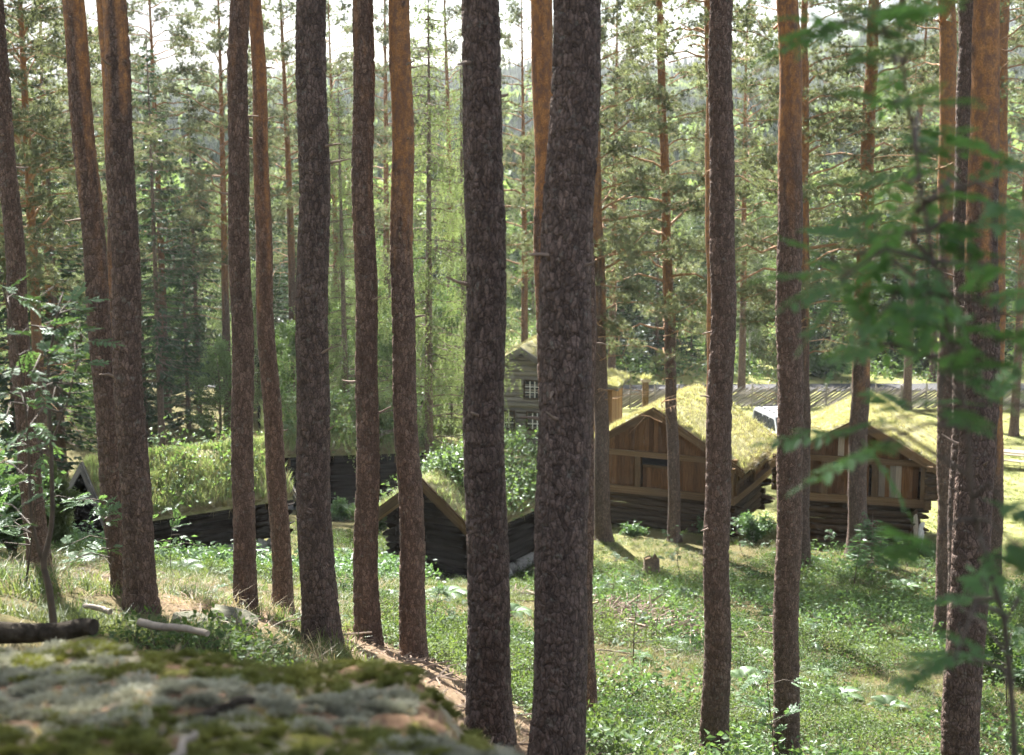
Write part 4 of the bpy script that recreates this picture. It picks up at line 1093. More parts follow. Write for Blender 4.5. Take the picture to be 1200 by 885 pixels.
def sod_roof(par, hw, ze, zr, y0, y1, grass_mat, gh, gn, thick=0.2, barge='board_grey', seed=0, boards='log_brown', bw=0.2, shrubs=0):
    g = np.random.default_rng(700 + seed)
    mb = MB(); t = 0.09
    mb.prism([(-hw, ze), (0, zr), (0, zr - t), (-hw, ze - t)], y0, y1); mb.prism([(0, zr), (hw, ze), (hw, ze - t), (0, zr - t)], y0, y1)
    roof = put('roof', mb.mesh('roof', [M[boards]], False), par)
    # sod: lumpy turf bed with its own edge
    nx, ny = 46, 40
    u = np.linspace(-1, 1, nx); v = np.linspace(0, 1, ny)
    U, Vv = np.meshgrid(u, v)
    X = U * (hw + 0.03); Yg = (y0 + 0.03) + Vv * (y1 - y0 - 0.06)
    Zb = zr - (zr - ze) * np.abs(U)
    edge = np.minimum(np.minimum((1 - np.abs(U)) / 0.06, Vv / 0.04), (1 - Vv) / 0.04)
    th = thick * np.clip(edge, 0, 1) ** 0.5 * (0.7 + 0.7 * n2(X + seed * 9, Yg, 1.1, 3, 5)) - 0.015 * (edge <= 0)
    ridge_soft = 0.10 * np.exp(-(U / 0.10) ** 2)
    Z = Zb + th - ridge_soft + 0.005
    q = np.arange(ny - 1)[:, None] * nx + np.arange(nx - 1)[None, :]
    put('sod', mesh_of('sod', [(np.stack([X, Yg, Z], -1).reshape(-1, 3), np.stack([q, q + 1, q + nx + 1, q + nx], -1).reshape(-1, 4), 0)], [M['sod']]), roof)
    # grass
    n = gn
    uu = g.uniform(-1, 1, n); vv_ = g.uniform(0, 1, n)
    px = uu * hw; py = y0 + vv_ * (y1 - y0)
    pz = zr - (zr - ze) * np.abs(uu) + thick * 0.75 - 0.10 * np.exp(-(uu / 0.10) ** 2)
    keep = (n2(px + 3 * seed, py, 0.9, 3, 8) > 0.3) & (py > y0 + 0.14)
    P = np.c_[px, py, pz][keep]
    pm = blades(9, 1.0, 0.055, 0.22, 0.6, g, 0); blades(3, 1.25, 0.03, 0.2, 0.5, g, 1, pm)
    dry = 'dry_grass'
    hN = gh * (0.55 + 0.9 * n2(P[:, 0], P[:, 1] + seed, 0.8, 3, 12))
    scatter('roof_grass', pm, [M[grass_mat], M[dry]], P, np.c_[np.full(len(P), 0.35), np.full(len(P), 0.35), hN], roof, 0.22, g=g)
    # hanging edge of dry grass
    m2 = 260
    ex = np.where(g.uniform(0, 1, m2) < 0.5, -hw, hw); ey = g.uniform(y0, y1, m2)
    scatter('hanging_grass', blades(8, 0.22, 0.02, 0.08, 1.6, g, 0), [M[dry]], np.c_[ex, ey, np.full(m2, ze + thick * 0.5)], g.uniform(0.6, 1.2, m2), roof, 0.6, g=g)
    if shrubs:
        n = shrubs
        uu = g.uniform(-0.95, 0.95, n); py = y0 + g.uniform(0.17, 1, n) * (y1 - y0); px = uu * hw
        pz = zr - (zr - ze) * np.abs(uu) + thick * 0.5
        bm_ = MB(); Pl = g.normal(0, 1, (46, 3)) * np.array((0.30, 0.30, 0.28)) + np.array((0, 0, 0.45))
        V, Fc = leaves(Pl, np.full(46, 0.17), g, 0.8, None, 0.62); bm_.add(V, Fc, 0)
        for q in range(5):
            e = Pl[q]; bm_.tube([(0, 0, 0), e * 0.5 + g.normal(0, 0.03, 3), e], [0.012, 0.009, 0.004], 3, 1)
        scatter('roof_shrubs', bm_, [M['broad_leaf'], M['stem']], np.c_[px, py, pz], g.uniform(0.45, 0.95, n), roof, 0.2, g=g)
    # bargeboards on both gables
    L = math.hypot(hw, zr - ze); a = math.atan2(zr - ze, hw)
    for yy_, off in ((y0 - 0.022, 1), (y1 + 0.022, 1)):
        for s in (-1, 1):
            board('bargeboard', barge, roof, (s * hw / 2, yy_ + 0.003 * s, (ze + zr) / 2 - 0.02), (L + 0.06, 0.04, bw), (0, s * a, 0))
            board('edge_board', barge, roof, (s * hw / 2, yy_ + 0.05 + 0.003 * s, (ze + zr) / 2 + 0.115), (L + 0.04, 0.05, 0.09), (0, s * a, 0))
    return roof

def log_hut(e, w, L, ze, zr, d, mat, seed=0, ov=0.35, beams=True, stones=True, slope_hw=None):
    """crossed-corner log walls up into both gables"""
    hw = slope_hw or (w / 2 + ov); n = int(ze / d) + 1
    k = 0; z = d * 0.5
    zw = zr - (zr - ze) * (w / 2) / hw      # roof height over the wall line
    while z < zr - d * 0.6:
        if z < zw - d * 0.4:
            half = w / 2 + 0.22
        else:
            half = hw * (zr - z - d * 0.55) / (zr - ze) - 0.05
        if half > 0.15:
            log_x('log', mat, e, -half, half, 0, z, d * 1.06, k % 3)
            log_x('log', mat, e, -half, half, L, z, d * 1.06, (k + 1) % 3)
        if z + d * 0.5 < zw + 0.02:
            for s in (-1, 1): log_y('log', mat, e, -0.22, L + 0.22, s * w / 2, z + d * 0.5, d * 1.06, (k + 2) % 3)
        z += d; k += 1
    if stones:
        g = np.random.default_rng(800 + seed)
        for s in (-1, 1):
            for q in range(int(L / 0.42) + 1):
                put('stone', uslab('stone'), e, (s * (w / 2) + g.normal(0, 0.03), q * 0.42, -0.12), tuple(g.uniform(0, 6, 3)), tuple(g.uniform(0.34, 0.52, 3)))
        for q in range(int(w / 0.42) + 1):
            put('stone', uslab('stone'), e, (-w / 2 + q * 0.42, g.normal(0, 0.03), -0.12), tuple(g.uniform(0, 6, 3)), tuple(g.uniform(0.34, 0.52, 3)))

# ---- small gabled hut with the long turf roof (left)
x0 = -11.75; y0_ = 39.0
hut = empty('log_hut', (x0, y0_, Hs(x0, y0_) - 0.05), R(-55)); tag(hut, 'small dark log hut with long lush turf roof behind the leaning trunks at left', 'hut', 'turf-roofed log huts')
log_hut(hut, 3.1, 4.8, 1.28, 2.55, 0.19, 'log_dark', 1, 0.25)
sod_roof(hut, 1.85, 1.24, 2.57, -0.45, 5.2, 'lush_grass', 0.38, 2600, 0.2, 'board_grey', 1, 'log_dark', 0.2, 70)
# ---- far dark hut
x0 = -9.35; y0_ = 54.5
hut = empty('log_hut', (x0, y0_, Hs(x0, y0_)), R(-80)); tag(hut, 'dark log hut with shrubs on its turf roof, farthest of the three dark huts', 'hut', 'turf-roofed log huts')
log_hut(hut, 4.0, 5.2, 2.2, 3.5, 0.22, 'log_dark', 2, 0.3)
sod_roof(hut, 2.5, 2.1, 3.55, -0.6, 5.8, 'lush_grass', 0.5, 2200, 0.28, 'log_dark', 2, 'log_dark', 0.2, 260)
for q in range(4):
    board('brace', 'beam', hut, (2.2, 0.5 + q * 1.35, 1.85), (0.9, 0.09, 0.09), (0, R(-50), 0))
# ---- gabled hut in the middle
x0 = (508 - 600) / F * 40 * 1.02; y0_ = 40.0
hut = empty('log_hut', (x0, y0_, Hs(x0, y0_) + 0.12), R(-30)); tag(hut, 'dark gabled log hut with leafy shrubs on its roof, behind the thick scaly trunk', 'hut', 'turf-roofed log huts')
log_hut(hut, 2.75, 4.6, 1.75, 3.0, 0.2, 'log_dark', 3, 0.4)
sod_roof(hut, 1.82, 1.62, 2.98, -0.75, 5.2, 'lush_grass', 0.24, 1700, 0.16, 'log_brown', 3, 'log_dark', 0.24, 240)
for s in (-1, 1):
    board('rafter', 'beam', hut, (s * 0.86, -0.66, 2.18), (2.05, 0.10, 0.13), (0, s * math.atan2(1.36, 1.82), 0))

# ---- the two storehouses
def storehouse(e, w, L, H1, H2, ze, zr, hw, seed, inset, pale, slot, posts, grass, gh, gn, round_corner=False):
    g = np.random.default_rng(900 + seed)
    wl, d = w - 2 * inset, 0.215
    # lower storey of crossed logs
    k = 0; z = d / 2
    while z < H1 - 0.02:
        log_x('log', 'log_brown', e, -wl / 2 - 0.22, wl / 2 + 0.22, 0.35, z, d * 1.04, k % 3)
        log_x('log', 'log_brown', e, -wl / 2 - 0.22, wl / 2 + 0.22, L - 0.35, z, d * 1.04, (k + 1) % 3)
        for s in (-1, 1): log_y('log', 'log_brown', e, 0.13, L - 0.13, s * wl / 2, z + d / 2, d * 1.04, (k + 2) % 3)
        z += d; k += 1
    # sill beams carrying the overhanging upper storey
    board('sill_beam', 'beam', e, (0, 0.0, H1 + 0.14), (w + 0.1, 0.24, 0.27))
    board('sill_beam', 'beam', e, (0, L, H1 + 0.14), (w + 0.1, 0.24, 0.27))
    for s in (-1, 1): board('sill_beam', 'beam', e, (s * w / 2, L / 2, H1 + 0.16), (L + 0.9, 0.24, 0.25), (0, 0, math.pi / 2))
    board('floor', 'log_brown', e, (0, L / 2, H1 + 0.12), (w - 0.3, L - 0.3, 0.06))
    zb, zt = H1 + 0.275, H2
    board('top_beam', 'beam', e, (0, -0.012, zt + 0.10), (w + 0.16, 0.2, 0.2))
    board('top_beam', 'beam', e, (0, L, zt + 0.10), (w + 0.16, 0.2, 0.2))
    for x in posts: vplank('post', 'beam', e, x, -0.03, zb + 0.002, zt - 0.002, 0.22, 0.2)
    # upright planks, front wall
    x = -w / 2 + 0.16; k = 0
    while x < w / 2 - 0.1:
        ww = g.uniform(0.14, 0.21)
        if not any(abs(x + ww / 2 - p) < 0.15 for p in posts):
            mat = 'plank_pale' if k in pale else 'plank_brown'
            top = slot[2] if slot[0] < x + ww / 2 < slot[1] else zt + 0.004
            vplank('plank', mat, e, x + ww / 2, 0.03 + g.uniform(-0.012, 0.012), zb - 0.004, top, ww * 0.985, 0.04)
        x += ww; k += 1
    board('slot_rail', 'beam', e, ((slot[0] + slot[1]) / 2, -0.01, slot[2] + 0.035), (slot[1] - slot[0], 0.09, 0.09))
    board('loft_shade_panel', 'loft_shade', e, ((slot[0] + slot[1]) / 2, 0.35, (slot[2] + zt) / 2), (slot[1] - slot[0] + 0.5, 0.04, zt - slot[2] + 0.3))  # board added behind the slot, the loft's shade painted as its colour
    # gable planks up to the rafters
    x = -w / 2 + 0.05; zg = zt + 0.2; k = 0
    while x < w / 2:
        ww = g.uniform(0.15, 0.22); xm = x + ww / 2
        top = zr - (zr - ze) * (abs(xm) + ww / 2) / hw - 0.06
        if top > zg + 0.05:
            vplank('gable_plank', 'plank_pale' if (k * 7 + seed) % 13 == 0 and seed == 2 else 'plank_brown', e, xm, 0.02 + g.uniform(-0.012, 0.012), zg - 0.004, top, ww * 0.985, 0.04)
            vplank('gable_plank', 'plank_brown', e, xm, L - 0.02, zg - 0.004, top, ww * 0.985, 0.04)
        x += ww; k += 1
    # side walls: planks set back behind posts, and back wall
    for s in (-1, 1):
        y = 0.16; k = 0
        zs = zr - (zr - ze) * (w / 2) / hw - 0.1
        while y < L - 0.12:
            ww = g.uniform(0.16, 0.23)
            put('side_plank', ubox('plank_brown'), e, (s * (w / 2 - 0.14) + g.uniform(-0.01, 0.01), y + ww / 2, (zb + zs) / 2), VERT, (zs - zb, ww * 0.985, 0.04)); y += ww
        for yy_ in (0.05, L * 0.5, L - 0.05): put('side_post', ubox('beam'), e, (s * w / 2, yy_, (zb + zs) / 2), VERT, (zs - zb, 0.2, 0.2))
        board('wall_plate', 'beam', e, (s * (w / 2 + 0.02), L / 2, zs + 0.03), (L + 0.9, 0.17, 0.17), (0, 0, math.pi / 2))
        board('side_rail', 'beam', e, (s * (w / 2 + 0.03), L / 2, zb + 0.42), (L - 0.3, 0.07, 0.14), (0, 0, math.pi / 2))
    x = -w / 2 + 0.1
    while x < w / 2 - 0.1:
        ww = g.uniform(0.16, 0.22); vplank('back_plank', 'plank_brown', e, x + ww / 2, L - 0.02, zb, zt, ww * 0.985, 0.04); x += ww
    if round_corner:      # stack of rounded log ends at the front corners
        for s in (-1, 1):
            z = zb + 0.12; k = 0
            while z < zs + 0.05:
                put('log_end', ulog('log_brown', k % 3), e, (s * (w / 2 + 0.16), -0.02, z), (0, 0, R(8) * s), (0.62, 0.27, 0.27)); z += 0.255; k += 1
    sod_roof(e, hw, ze, zr, -0.22, L + 0.55, grass, gh, gn, 0.22, 'beam', 10 + seed, 'log_brown', 0.22)

x0 = (768 - 600) / F * 50 * 1.015
sh = empty('storehouse', (x0, 50.0, Hs(x0, 50.0)), R(-24)); tag(sh, 'brown two-storey log storehouse with upright planks and dark slot opening, left of the pair', 'storehouse', 'turf-roofed storehouses')
storehouse(sh, 6.0, 5.0, 1.32, 2.72, 2.45, 4.45, 3.35, 1, 0.25, (), (-0.42, 0.62, 2.36), (-2.9, -0.6, 0.72, 2.9), 'roof_grass', 0.20, 3600)
x0 = (1007 - 600) / F * 46.5 * 1.015
sh = empty('storehouse', (x0, 46.5, Hs(x0, 46.5) - 0.1), R(-17)); tag(sh, 'brown log storehouse with mixed pale and dark planks, right of the pair', 'storehouse', 'turf-roofed storehouses')
storehouse(sh, 4.7, 5.0, 1.55, 2.95, 2.75, 4.35, 2.85, 2, 0.42, (17, 19, 20), (-0.75, -0.3, 2.62), (-2.2, -1.05, 0.62, 2.2), 'roof_grass', 0.2, 2600, True)

# ---- far grey log house with plank wing
def window(par, x, y, z, w, h, cols, rows):
    wv = MB(); t = 0.07
    for lo, hi in (((-w / 2 - t, -h / 2 - t), (w / 2 + t, -h / 2)), ((-w / 2 - t, h / 2), (w / 2 + t, h / 2 + t)), ((-w / 2 - t, -h / 2), (-w / 2, h / 2)), ((w / 2, -h / 2), (w / 2 + t, h / 2))):
        wv.box((lo[0], -0.05, lo[1]), (hi[0], 0.05, hi[1]), 1)
    for c in range(1, cols): wv.box((-w / 2 + w * c / cols - 0.022, -0.03, -h / 2), (-w / 2 + w * c / cols + 0.022, 0.02, h / 2), 0)
    for r_ in range(1, rows): wv.box((-w / 2, -0.027, -h / 2 + h * r_ / rows - 0.018), (w / 2, 0.017, -h / 2 + h * r_ / rows + 0.018), 0)
    wo = put('window', wv.mesh('window', [M['white'], M['log_brown']], False), par, (x, y, z))
    for c in range(cols):
        for r_ in range(rows): board('pane', 'glass', wo, (-w / 2 + w * (c + .5) / cols, 0.035, -h / 2 + h * (r_ + .5) / rows), (w / cols, 0.01, h / rows))
    return wo
x0 = (613 - 600) / F * 67 * 1.01
hs_ = empty('log_house', (x0, 67.0, Hs(x0, 67.0)), R(-14)); tag(hs_, 'grey two-storey log house with small-paned windows and an orange plank wing', 'house')
log_hut(hs_, 4.6, 6.5, 3.9, 5.15, 0.26, 'log_grey', 5, 0.4, stones=True)
sod_roof(hs_, 2.75, 3.55, 5.2, -0.5, 7.0, 'roof_grass', 0.2, 1800, 0.22, 'board_grey', 6, 'board_grey', 0.22)
window(hs_, 0.62, -0.16, 3.28, 0.95, 0.8, 4, 3); window(hs_, 0.75, -0.16, 1.75, 0.95, 0.8, 4, 3)
window(hs_, -0.9, -0.16, 1.75, 0.95, 0.8, 4, 3)
board('string_course', 'board_grey', hs_, (0, -0.18, 2.55), (5.0, 0.16, 0.16))
wing = board('wing_wall', 'plank_orange', hs_, (3.2, 2.8, 1.6), (1.75, 3.0, 3.2))
for q in range(9): vplank('wing_plank', 'plank_orange', hs_, 2.42 + q * 0.188, 1.27 + (q % 2) * 0.012, 0.02, 3.2, 0.17, 0.05)
for q in range(16): put('wing_plank', ubox('plank_orange'), hs_, (4.10 + (q % 2) * 0.012, 1.4 + q * 0.188, 1.6), VERT, (3.2, 0.17, 0.05))
wr = MB(); wr.prism([(2.2, 3.75), (4.5, 3.32), (4.5, 3.22), (2.2, 3.65)], 0.75, 4.7)
wro = put('wing_roof', wr.mesh('wing_roof', [M['board_grey']], False), hs_)
g = np.random.default_rng(44)
wx = g.uniform(2.3, 4.5, 700); wy = g.uniform(0.75, 4.7, 700)
board('wing_sod', 'sod', hs_, (3.36, 2.72, 3.59), (2.3, 3.9, 0.12), (0, math.atan2(0.57, 3.05), 0))
scatter('roof_grass', blades(9, 1.0, 0.06, 0.22, 0.6, g), [M['roof_grass']], np.c_[wx, wy, 3.79 - (wx - 2.2) * 0.187], np.c_[np.full((700, 2), 0.35), g.uniform(0.15, 0.3, 700)], wro, 0.2, g=g)

# ------------------------------------------------------------------ fence of slanting rails, gate pillar
fe = empty('split_rail_fence', (4.0, 80.0, 0.0)); tag(fe, 'low fence of slanting split rails along the road behind the storehouses', 'fence')
def fy(x): return 0.55 * math.sin(x * 0.16)
k = 0
for q in range(228):
    xq = q * 0.135
    c = (xq, fy(xq) + (0.03 if q % 2 else -0.03), Hs(4 + xq, 80 + fy(xq)) + 0.62)
    put('rail', ulog('fence', q % 3), fe, c, (0, R(-33 + random.uniform(-3, 3)), 0), (2.0, 0.06, 0.075))
for q in range(22):
    xq = q * 1.42
    for s in (-1, 1): put('post', ulog('fence', q % 3), fe, (xq, fy(xq) + s * 0.10, Hs(4 + xq, 80 + fy(xq)) + 0.6), VERT, (1.6, 0.075, 0.075))
zp = Hs(7.6, 77.5)
pl = empty('gate_pillar', ((757 - 600) / F * 77.5 * 1.01, 77.5, zp)); tag(pl, 'slim brown post with a flat grassy cap behind the left storehouse roof', 'post')
board('shaft', 'beam', pl, (0, 0, 1.02), (0.33, 0.33, 2.1)); board('cap', 'plank_pale', pl, (0, 0, 2.15), (0.52, 0.52, 0.14))
g = np.random.default_rng(45)
scatter('cap_grass', blades(9, 0.30, 0.03, 0.12, 0.7, g), [M['roof_grass']], np.c_[g.uniform(-0.2, 0.2, (26, 2)), np.full(26, 2.22)], g.uniform(0.6, 1.3, 26), pl, 0.3, g=g)

# ------------------------------------------------------------------ van on the meadow road
M['van_paint'] = solid('van paint', (0.66, 0.69, 0.72), 0.3, 0.06, 2, spec=0.5)
M['tyre'] = solid('tyre rubber', (0.02, 0.02, 0.02), 0.8, 0.2)
M['rim'] = solid('steel rim', (0.4, 0.4, 0.42), 0.35, 0.1, metal=0.8)
M['lamp_red'] = solid('tail lamp', (0.4, 0.03, 0.02), 0.25, 0.1)
M['lamp_clear'] = solid('head lamp', (0.7, 0.7, 0.68), 0.15, 0.1)
M['plastic'] = solid('black plastic', (0.03, 0.03, 0.03), 0.6, 0.2)
vx, vy = (919 - 600) / F * 68.5 * 1.01, 68.5
van = empty('parked_van', (vx, vy, Hs(vx, vy)), R(-78)); tag(van, 'white van with roof rack parked behind the left storehouse roof', 'van')
mb = MB(); hwv = 0.84      # profile in xz (x along the car), tapered at the roof
prof = [(-2.1, 0.32), (-2.15, 0.9), (-1.98, 1.75), (-1.8, 1.86), (0.55, 1.88), (0.75, 1.82), (1.35, 1.12), (2.0, 0.98), (2.15, 0.75), (2.15, 0.32)]
n = len(prof); V = []
for yv, ins in ((-1, 0), (1, 0)):
    for x, z in prof: V.append((x, yv * (hwv - 0.14 * max(0, (z - 1.0) / 0.88)), z))
V = np.array(V)
mb.add(V, np.array([(i, (i + 1) % n, n + (i + 1) % n, n + i) for i in range(n)]), 0)
mb.add(V, np.array([(0, i, i + 1) for i in range(1, n - 1)] + [(n, n + i + 1, n + i) for i in range(1, n - 1)]), 0)
put('body', mb.mesh('van_body', [M['van_paint']], False), van)
for s in (-1, 1):
    for xa, xb in ((-1.85, -0.75), (-0.65, 0.1), (0.18, 0.72)):
        yb = s * (hwv - 0.03); 
        mbw = MB(); mbw.add(np.array([(xa, s * (hwv - 0.035), 1.18), (xb + (0.42 if xb > 0.5 else 0), s * (hwv - 0.035), 1.18), (xb, s * (hwv - 0.105), 1.70), (xa, s * (hwv - 0.105), 1.70)]) + np.array((0, s * 0.012, 0)), np.array([(0, 1, 2, 3)]), 0)
        put('side_window', mbw.mesh('side_window', [M['glass']], False), van)
    for xw in (-1.35, 1.35):
        wh = put('wheel', MB().tube([(0, -0.1, 0), (0, 0.1, 0)], [0.31, 0.31], 18).mesh('wheel', [M['tyre']], False), van, (xw, s * (hwv - 0.09), 0.31))
        put('rim', MB().tube([(0, -0.012, 0), (0, 0.012, 0)], [0.19, 0.19], 14).mesh('rim', [M['rim']], False), wh, (0, s * 0.1, 0))
    board('head_lamp', 'lamp_clear', van, (2.12, s * 0.6, 0.82), (0.1, 0.3, 0.16)); board('tail_lamp', 'lamp_red', van, (-2.13, s * 0.7, 0.95), (0.06, 0.14, 0.3))
    board('roof_rail', 'plastic', van, (-0.6, s * 0.6, 1.95), (2.2, 0.04, 0.04))
mbw = MB(); mbw.add([(0.80, -0.68, 1.79), (0.80, 0.68, 1.79), (1.33, 0.80, 1.16), (1.33, -0.80, 1.16)] + np.array((0.012, 0, 0.012)), np.array([(0, 1, 2, 3)]), 0); put('windscreen', mbw.mesh('windscreen', [M['glass']], False), van)
mbw = MB(); mbw.add([(-2.02, -0.66, 1.66), (-2.02, 0.66, 1.66), (-2.11, 0.74, 1.12), (-2.11, -0.74, 1.12)] + np.array((-0.015, 0, 0)), np.array([(0, 3, 2, 1)]), 0); put('rear_window', mbw.mesh('rear_window', [M['glass']], False), van)
board('bumper', 'plastic', van, (-2.16, 0, 0.45), (0.1, 1.6, 0.2)); board('bumper', 'plastic', van, (2.16, 0, 0.45), (0.1, 1.6, 0.2))
for q in range(4): board('roof_bar', 'plastic', van, (-1.5 + q * 0.6, 0, 1.975), (0.05, 1.25, 0.03))

# ------------------------------------------------------------------ picnic table, leaning boards, stump
tx, ty = (1192 - 600) / F * 64 * 1.01, 64.0
tb = empty('picnic_table', (tx, ty, Hs(tx, ty)), R(-25)); tag(tb, 'weathered wooden picnic table with benches on the meadow at the right edge', 'table')
for q in range(5): board('table_plank', 'plank_pale', tb, (0, -0.3 + q * 0.15, 0.74), (1.8, 0.14, 0.04))
for s in (-1, 1):
    for q in range(2): board('bench_plank', 'plank_pale', tb, (0, s * (0.62 + q * 0.14), 0.44), (1.8, 0.13, 0.04))
    for s2 in (-1, 1): board('leg', 'beam', tb, (s * 0.65, s2 * 0.45, 0.36), (0.07, 0.09, 0.86), (R(-28) * -s2, 0, 0))
    board('cross_beam', 'beam', tb, (s * 0.65, 0, 0.38), (0.06, 1.4, 0.09))
cx0, cy0 = W(1072, 650, 46)[0], 46.0
for q, (dx, ln, wd, rz, lab) in enumerate(((-0.10, 1.35, 0.2, 8, 'brown board leaning at the corner of the right storehouse'), (0.04, 1.2, 0.22, -6, 'pale grey board leaning at the corner of the right storehouse, tallest'), (0.2, 0.95, 0.24, 4, 'whitish birch slab leaning outermost at the corner of the right storehouse'))):
    zz = Hs(cx0 + dx, cy0)
    o = put('leaning_board', MB().tube([(-.5, 0, 0), (-.2, 0.05, 0.02), (.2, -0.04, -0.02), (.5, 0.03, 0)], [0.46, 0.5, 0.5, 0.42], 8).mesh('leaning_board', [M[('plank_brown', 'plank_pale', 'birch_bark')[q]]], True),
            None, (cx0 + dx, cy0 + 0.1, zz + ln * 0.48), (0, R(-90 + rz), R(15)), (ln, 0.09, wd))
    tag(o, lab, 'board', 'boards leaning on the storehouse')
g = np.random.default_rng(46)
sx_, sy_ = W(763, 680, 42)[0], 42.0
th = np.arange(18) * 2 * math.pi / 18
rows = []
for z_, rr in ((-0.1, 0.33), (0.05, 0.28), (0.15, 0.25), (0.35, 0.24), (0.55, 0.235)):
    j = rr * (1 + 0.08 * np.sin(5 * th + z_ * 3) + g.normal(0, 0.02, 18)); rows.append(np.c_[j * np.cos(th), j * np.sin(th), np.full(18, z_) + (g.normal(0, 0.05, 18) if z_ > 0.5 else 0)])
V = np.concatenate(rows); i = np.arange(4)[:, None] * 18; j = np.arange(18)[None, :]
st = empty('tree_stump', (sx_, sy_, Hs(sx_, sy_))); tag(st, 'short dark tree stump on the bank below the left storehouse', 'stump')
put('bark', mesh_of('bark', [(V, np.stack([i + j, i + (j + 1) % 18, i + 18 + (j + 1) % 18, i + 18 + j], -1).reshape(-1, 4), 0)], [M['spruce_bark']]), st)
put('cut_face', mesh_of('cut_face', [(np.r_[rows[-1] - np.array((0, 0, 0.03)), [(0, 0, 0.54)]], np.array([(q, (q + 1) % 18, 18) for q in range(18)]), 0)], [M['beam']]), st)

# ------------------------------------------------------------------ two visitors far off by the grey house
def person(px, py, Y, top, low, label, rz):
    x, _, _ = W(px, py, Y)
    zg = Hs(x, Y)
    J = {'pel': (0, 0, .95), 'ch': (0, .02, 1.25), 'nk': (0, 0, 1.46), 'h0': (0, -.01, 1.56), 'h1': (0, -.015, 1.66), 'h2': (0, 0, 1.73),
         'sl': (-.19, 0, 1.40), 'el': (-.25, .03, 1.12), 'wl': (-.24, -.08, .88), 'hl': (-.235, -.11, .79), 'sr': (.19, 0, 1.40), 'er': (.26, .03, 1.12), 'wr': (.22, -.12, .92), 'hr': (.20, -.16, .84),
         'pl': (-.10, 0, .90), 'kl': (-.11, -.02, .50), 'al': (-.11, .02, .09), 'tl': (-.12, -.15, .04), 'pr': (.10, 0, .90), 'kr': (.12, -.05, .50), 'ar': (.13, 0, .09), 'tr': (.14, -.17, .04)}
    Rd = {'pel': .15, 'ch': .155, 'nk': .06, 'h0': .085, 'h1': .10, 'h2': .07, 'sl': .07, 'el': .05, 'wl': .036, 'hl': .04, 'sr': .07, 'er': .05, 'wr': .036, 'hr': .04, 'pl': .10, 'kl': .07, 'al': .048, 'tl': .04, 'pr': .10, 'kr': .07, 'ar': .048, 'tr': .04}
    E = ['pel-ch', 'ch-nk', 'nk-h0', 'h0-h1', 'h1-h2', 'ch-sl', 'sl-el', 'el-wl', 'wl-hl', 'ch-sr', 'sr-er', 'er-wr', 'wr-hr', 'pel-pl', 'pl-kl', 'kl-al', 'al-tl', 'pel-pr', 'pr-kr', 'kr-ar', 'ar-tr']
    ks = list(J)
    me = bpy.data.meshes.new('person'); me.from_pydata([J[k] for k in ks], [tuple(ks.index(t) for t in e.split('-')) for e in E], [])
    m, nd, lk = newmat('visitor clothes'); out = nd.new('ShaderNodeOutputMaterial'); b = nd.new('ShaderNodeBsdfPrincipled')
    tc = nd.new('ShaderNodeTexCoord'); sep = nd.new('ShaderNodeSeparateXYZ'); lk.new(tc.outputs['Object'], sep.inputs[0])
    mr = nd.new('ShaderNodeMapRange'); mr.inputs['From Max'].default_value = 2.0; lk.new(sep.outputs['Z'], mr.inputs['Value'])
    rp = ramp(nd, [(0.0, (.03, .03, .03)), (0.05, low), (0.47, top), (0.74, (.5, .32, .24)), (0.835, (.09, .055, .03))]); rp.color_ramp.interpolation = 'CONSTANT'
    lk.new(mr.outputs[0], rp.inputs['Fac']); lk.new(rp.outputs[0], b.inputs['Base Color']); b.inputs['Roughness'].default_value = 0.8; lk.new(b.outputs[0], out.inputs['Surface'])
    me.materials.append(m)
    o = put('person', me, None, (x, Y, zg), (0, 0, rz))
    sk = o.modifiers.new('skin', 'SKIN')
    for k, key in enumerate(ks): me.skin_vertices[0].data[k].radius = (Rd[key], Rd[key] * (0.72 if key in ('pel', 'ch') else 1))
    me.skin_vertices[0].data[0].use_root = True
    s2 = o.modifiers.new('sub', 'SUBSURF'); s2.levels = 1; s2.render_levels = 2
    tag(o, label, 'person', 'visitors')
person(708, 500, 63.0, (0.55, 0.56, 0.62), (0.03, 0.05, 0.18), 'standing person in a white top and dark blue trousers beside the plank wing', 0.5)
person(712.5, 498, 63.8, (0.45, 0.04, 0.05), (0.03, 0.06, 0.25), 'standing person in a red top beside the far plank wing', -1.2)

# ------------------------------------------------------------------ ground cover (stuff)
g = np.random.default_rng(31)
def on_rock(x, y): return (y < 6.4) & (x < 1.6) & (rock_top(x, y) > H(x, y) - 0.02)
def near_building(x, y):
    bad = np.zeros(len(x), bool)
    for bx, by, rz, w_, l_ in ((-11.75, 39, -55, 1.75, 6.2), (-9.35, 54.5, -80, 2.2, 5.4), (-2.27, 40, -30, 1.55, 4.8), (5.17, 50, -24, 2.95, 5.0), (11.64, 46.5, -17, 2.2, 5.0), (0.53, 67, -14, 4.5, 6.7)):
        c, s = math.cos(R(rz)), math.sin(R(rz)); dx, dy = x - bx, y - by
        lx = c * dx + s * dy; ly = -s * dx + c * dy
        bad |= (np.abs(lx) < w_) & (ly > -0.05) & (ly < l_)
    return bad
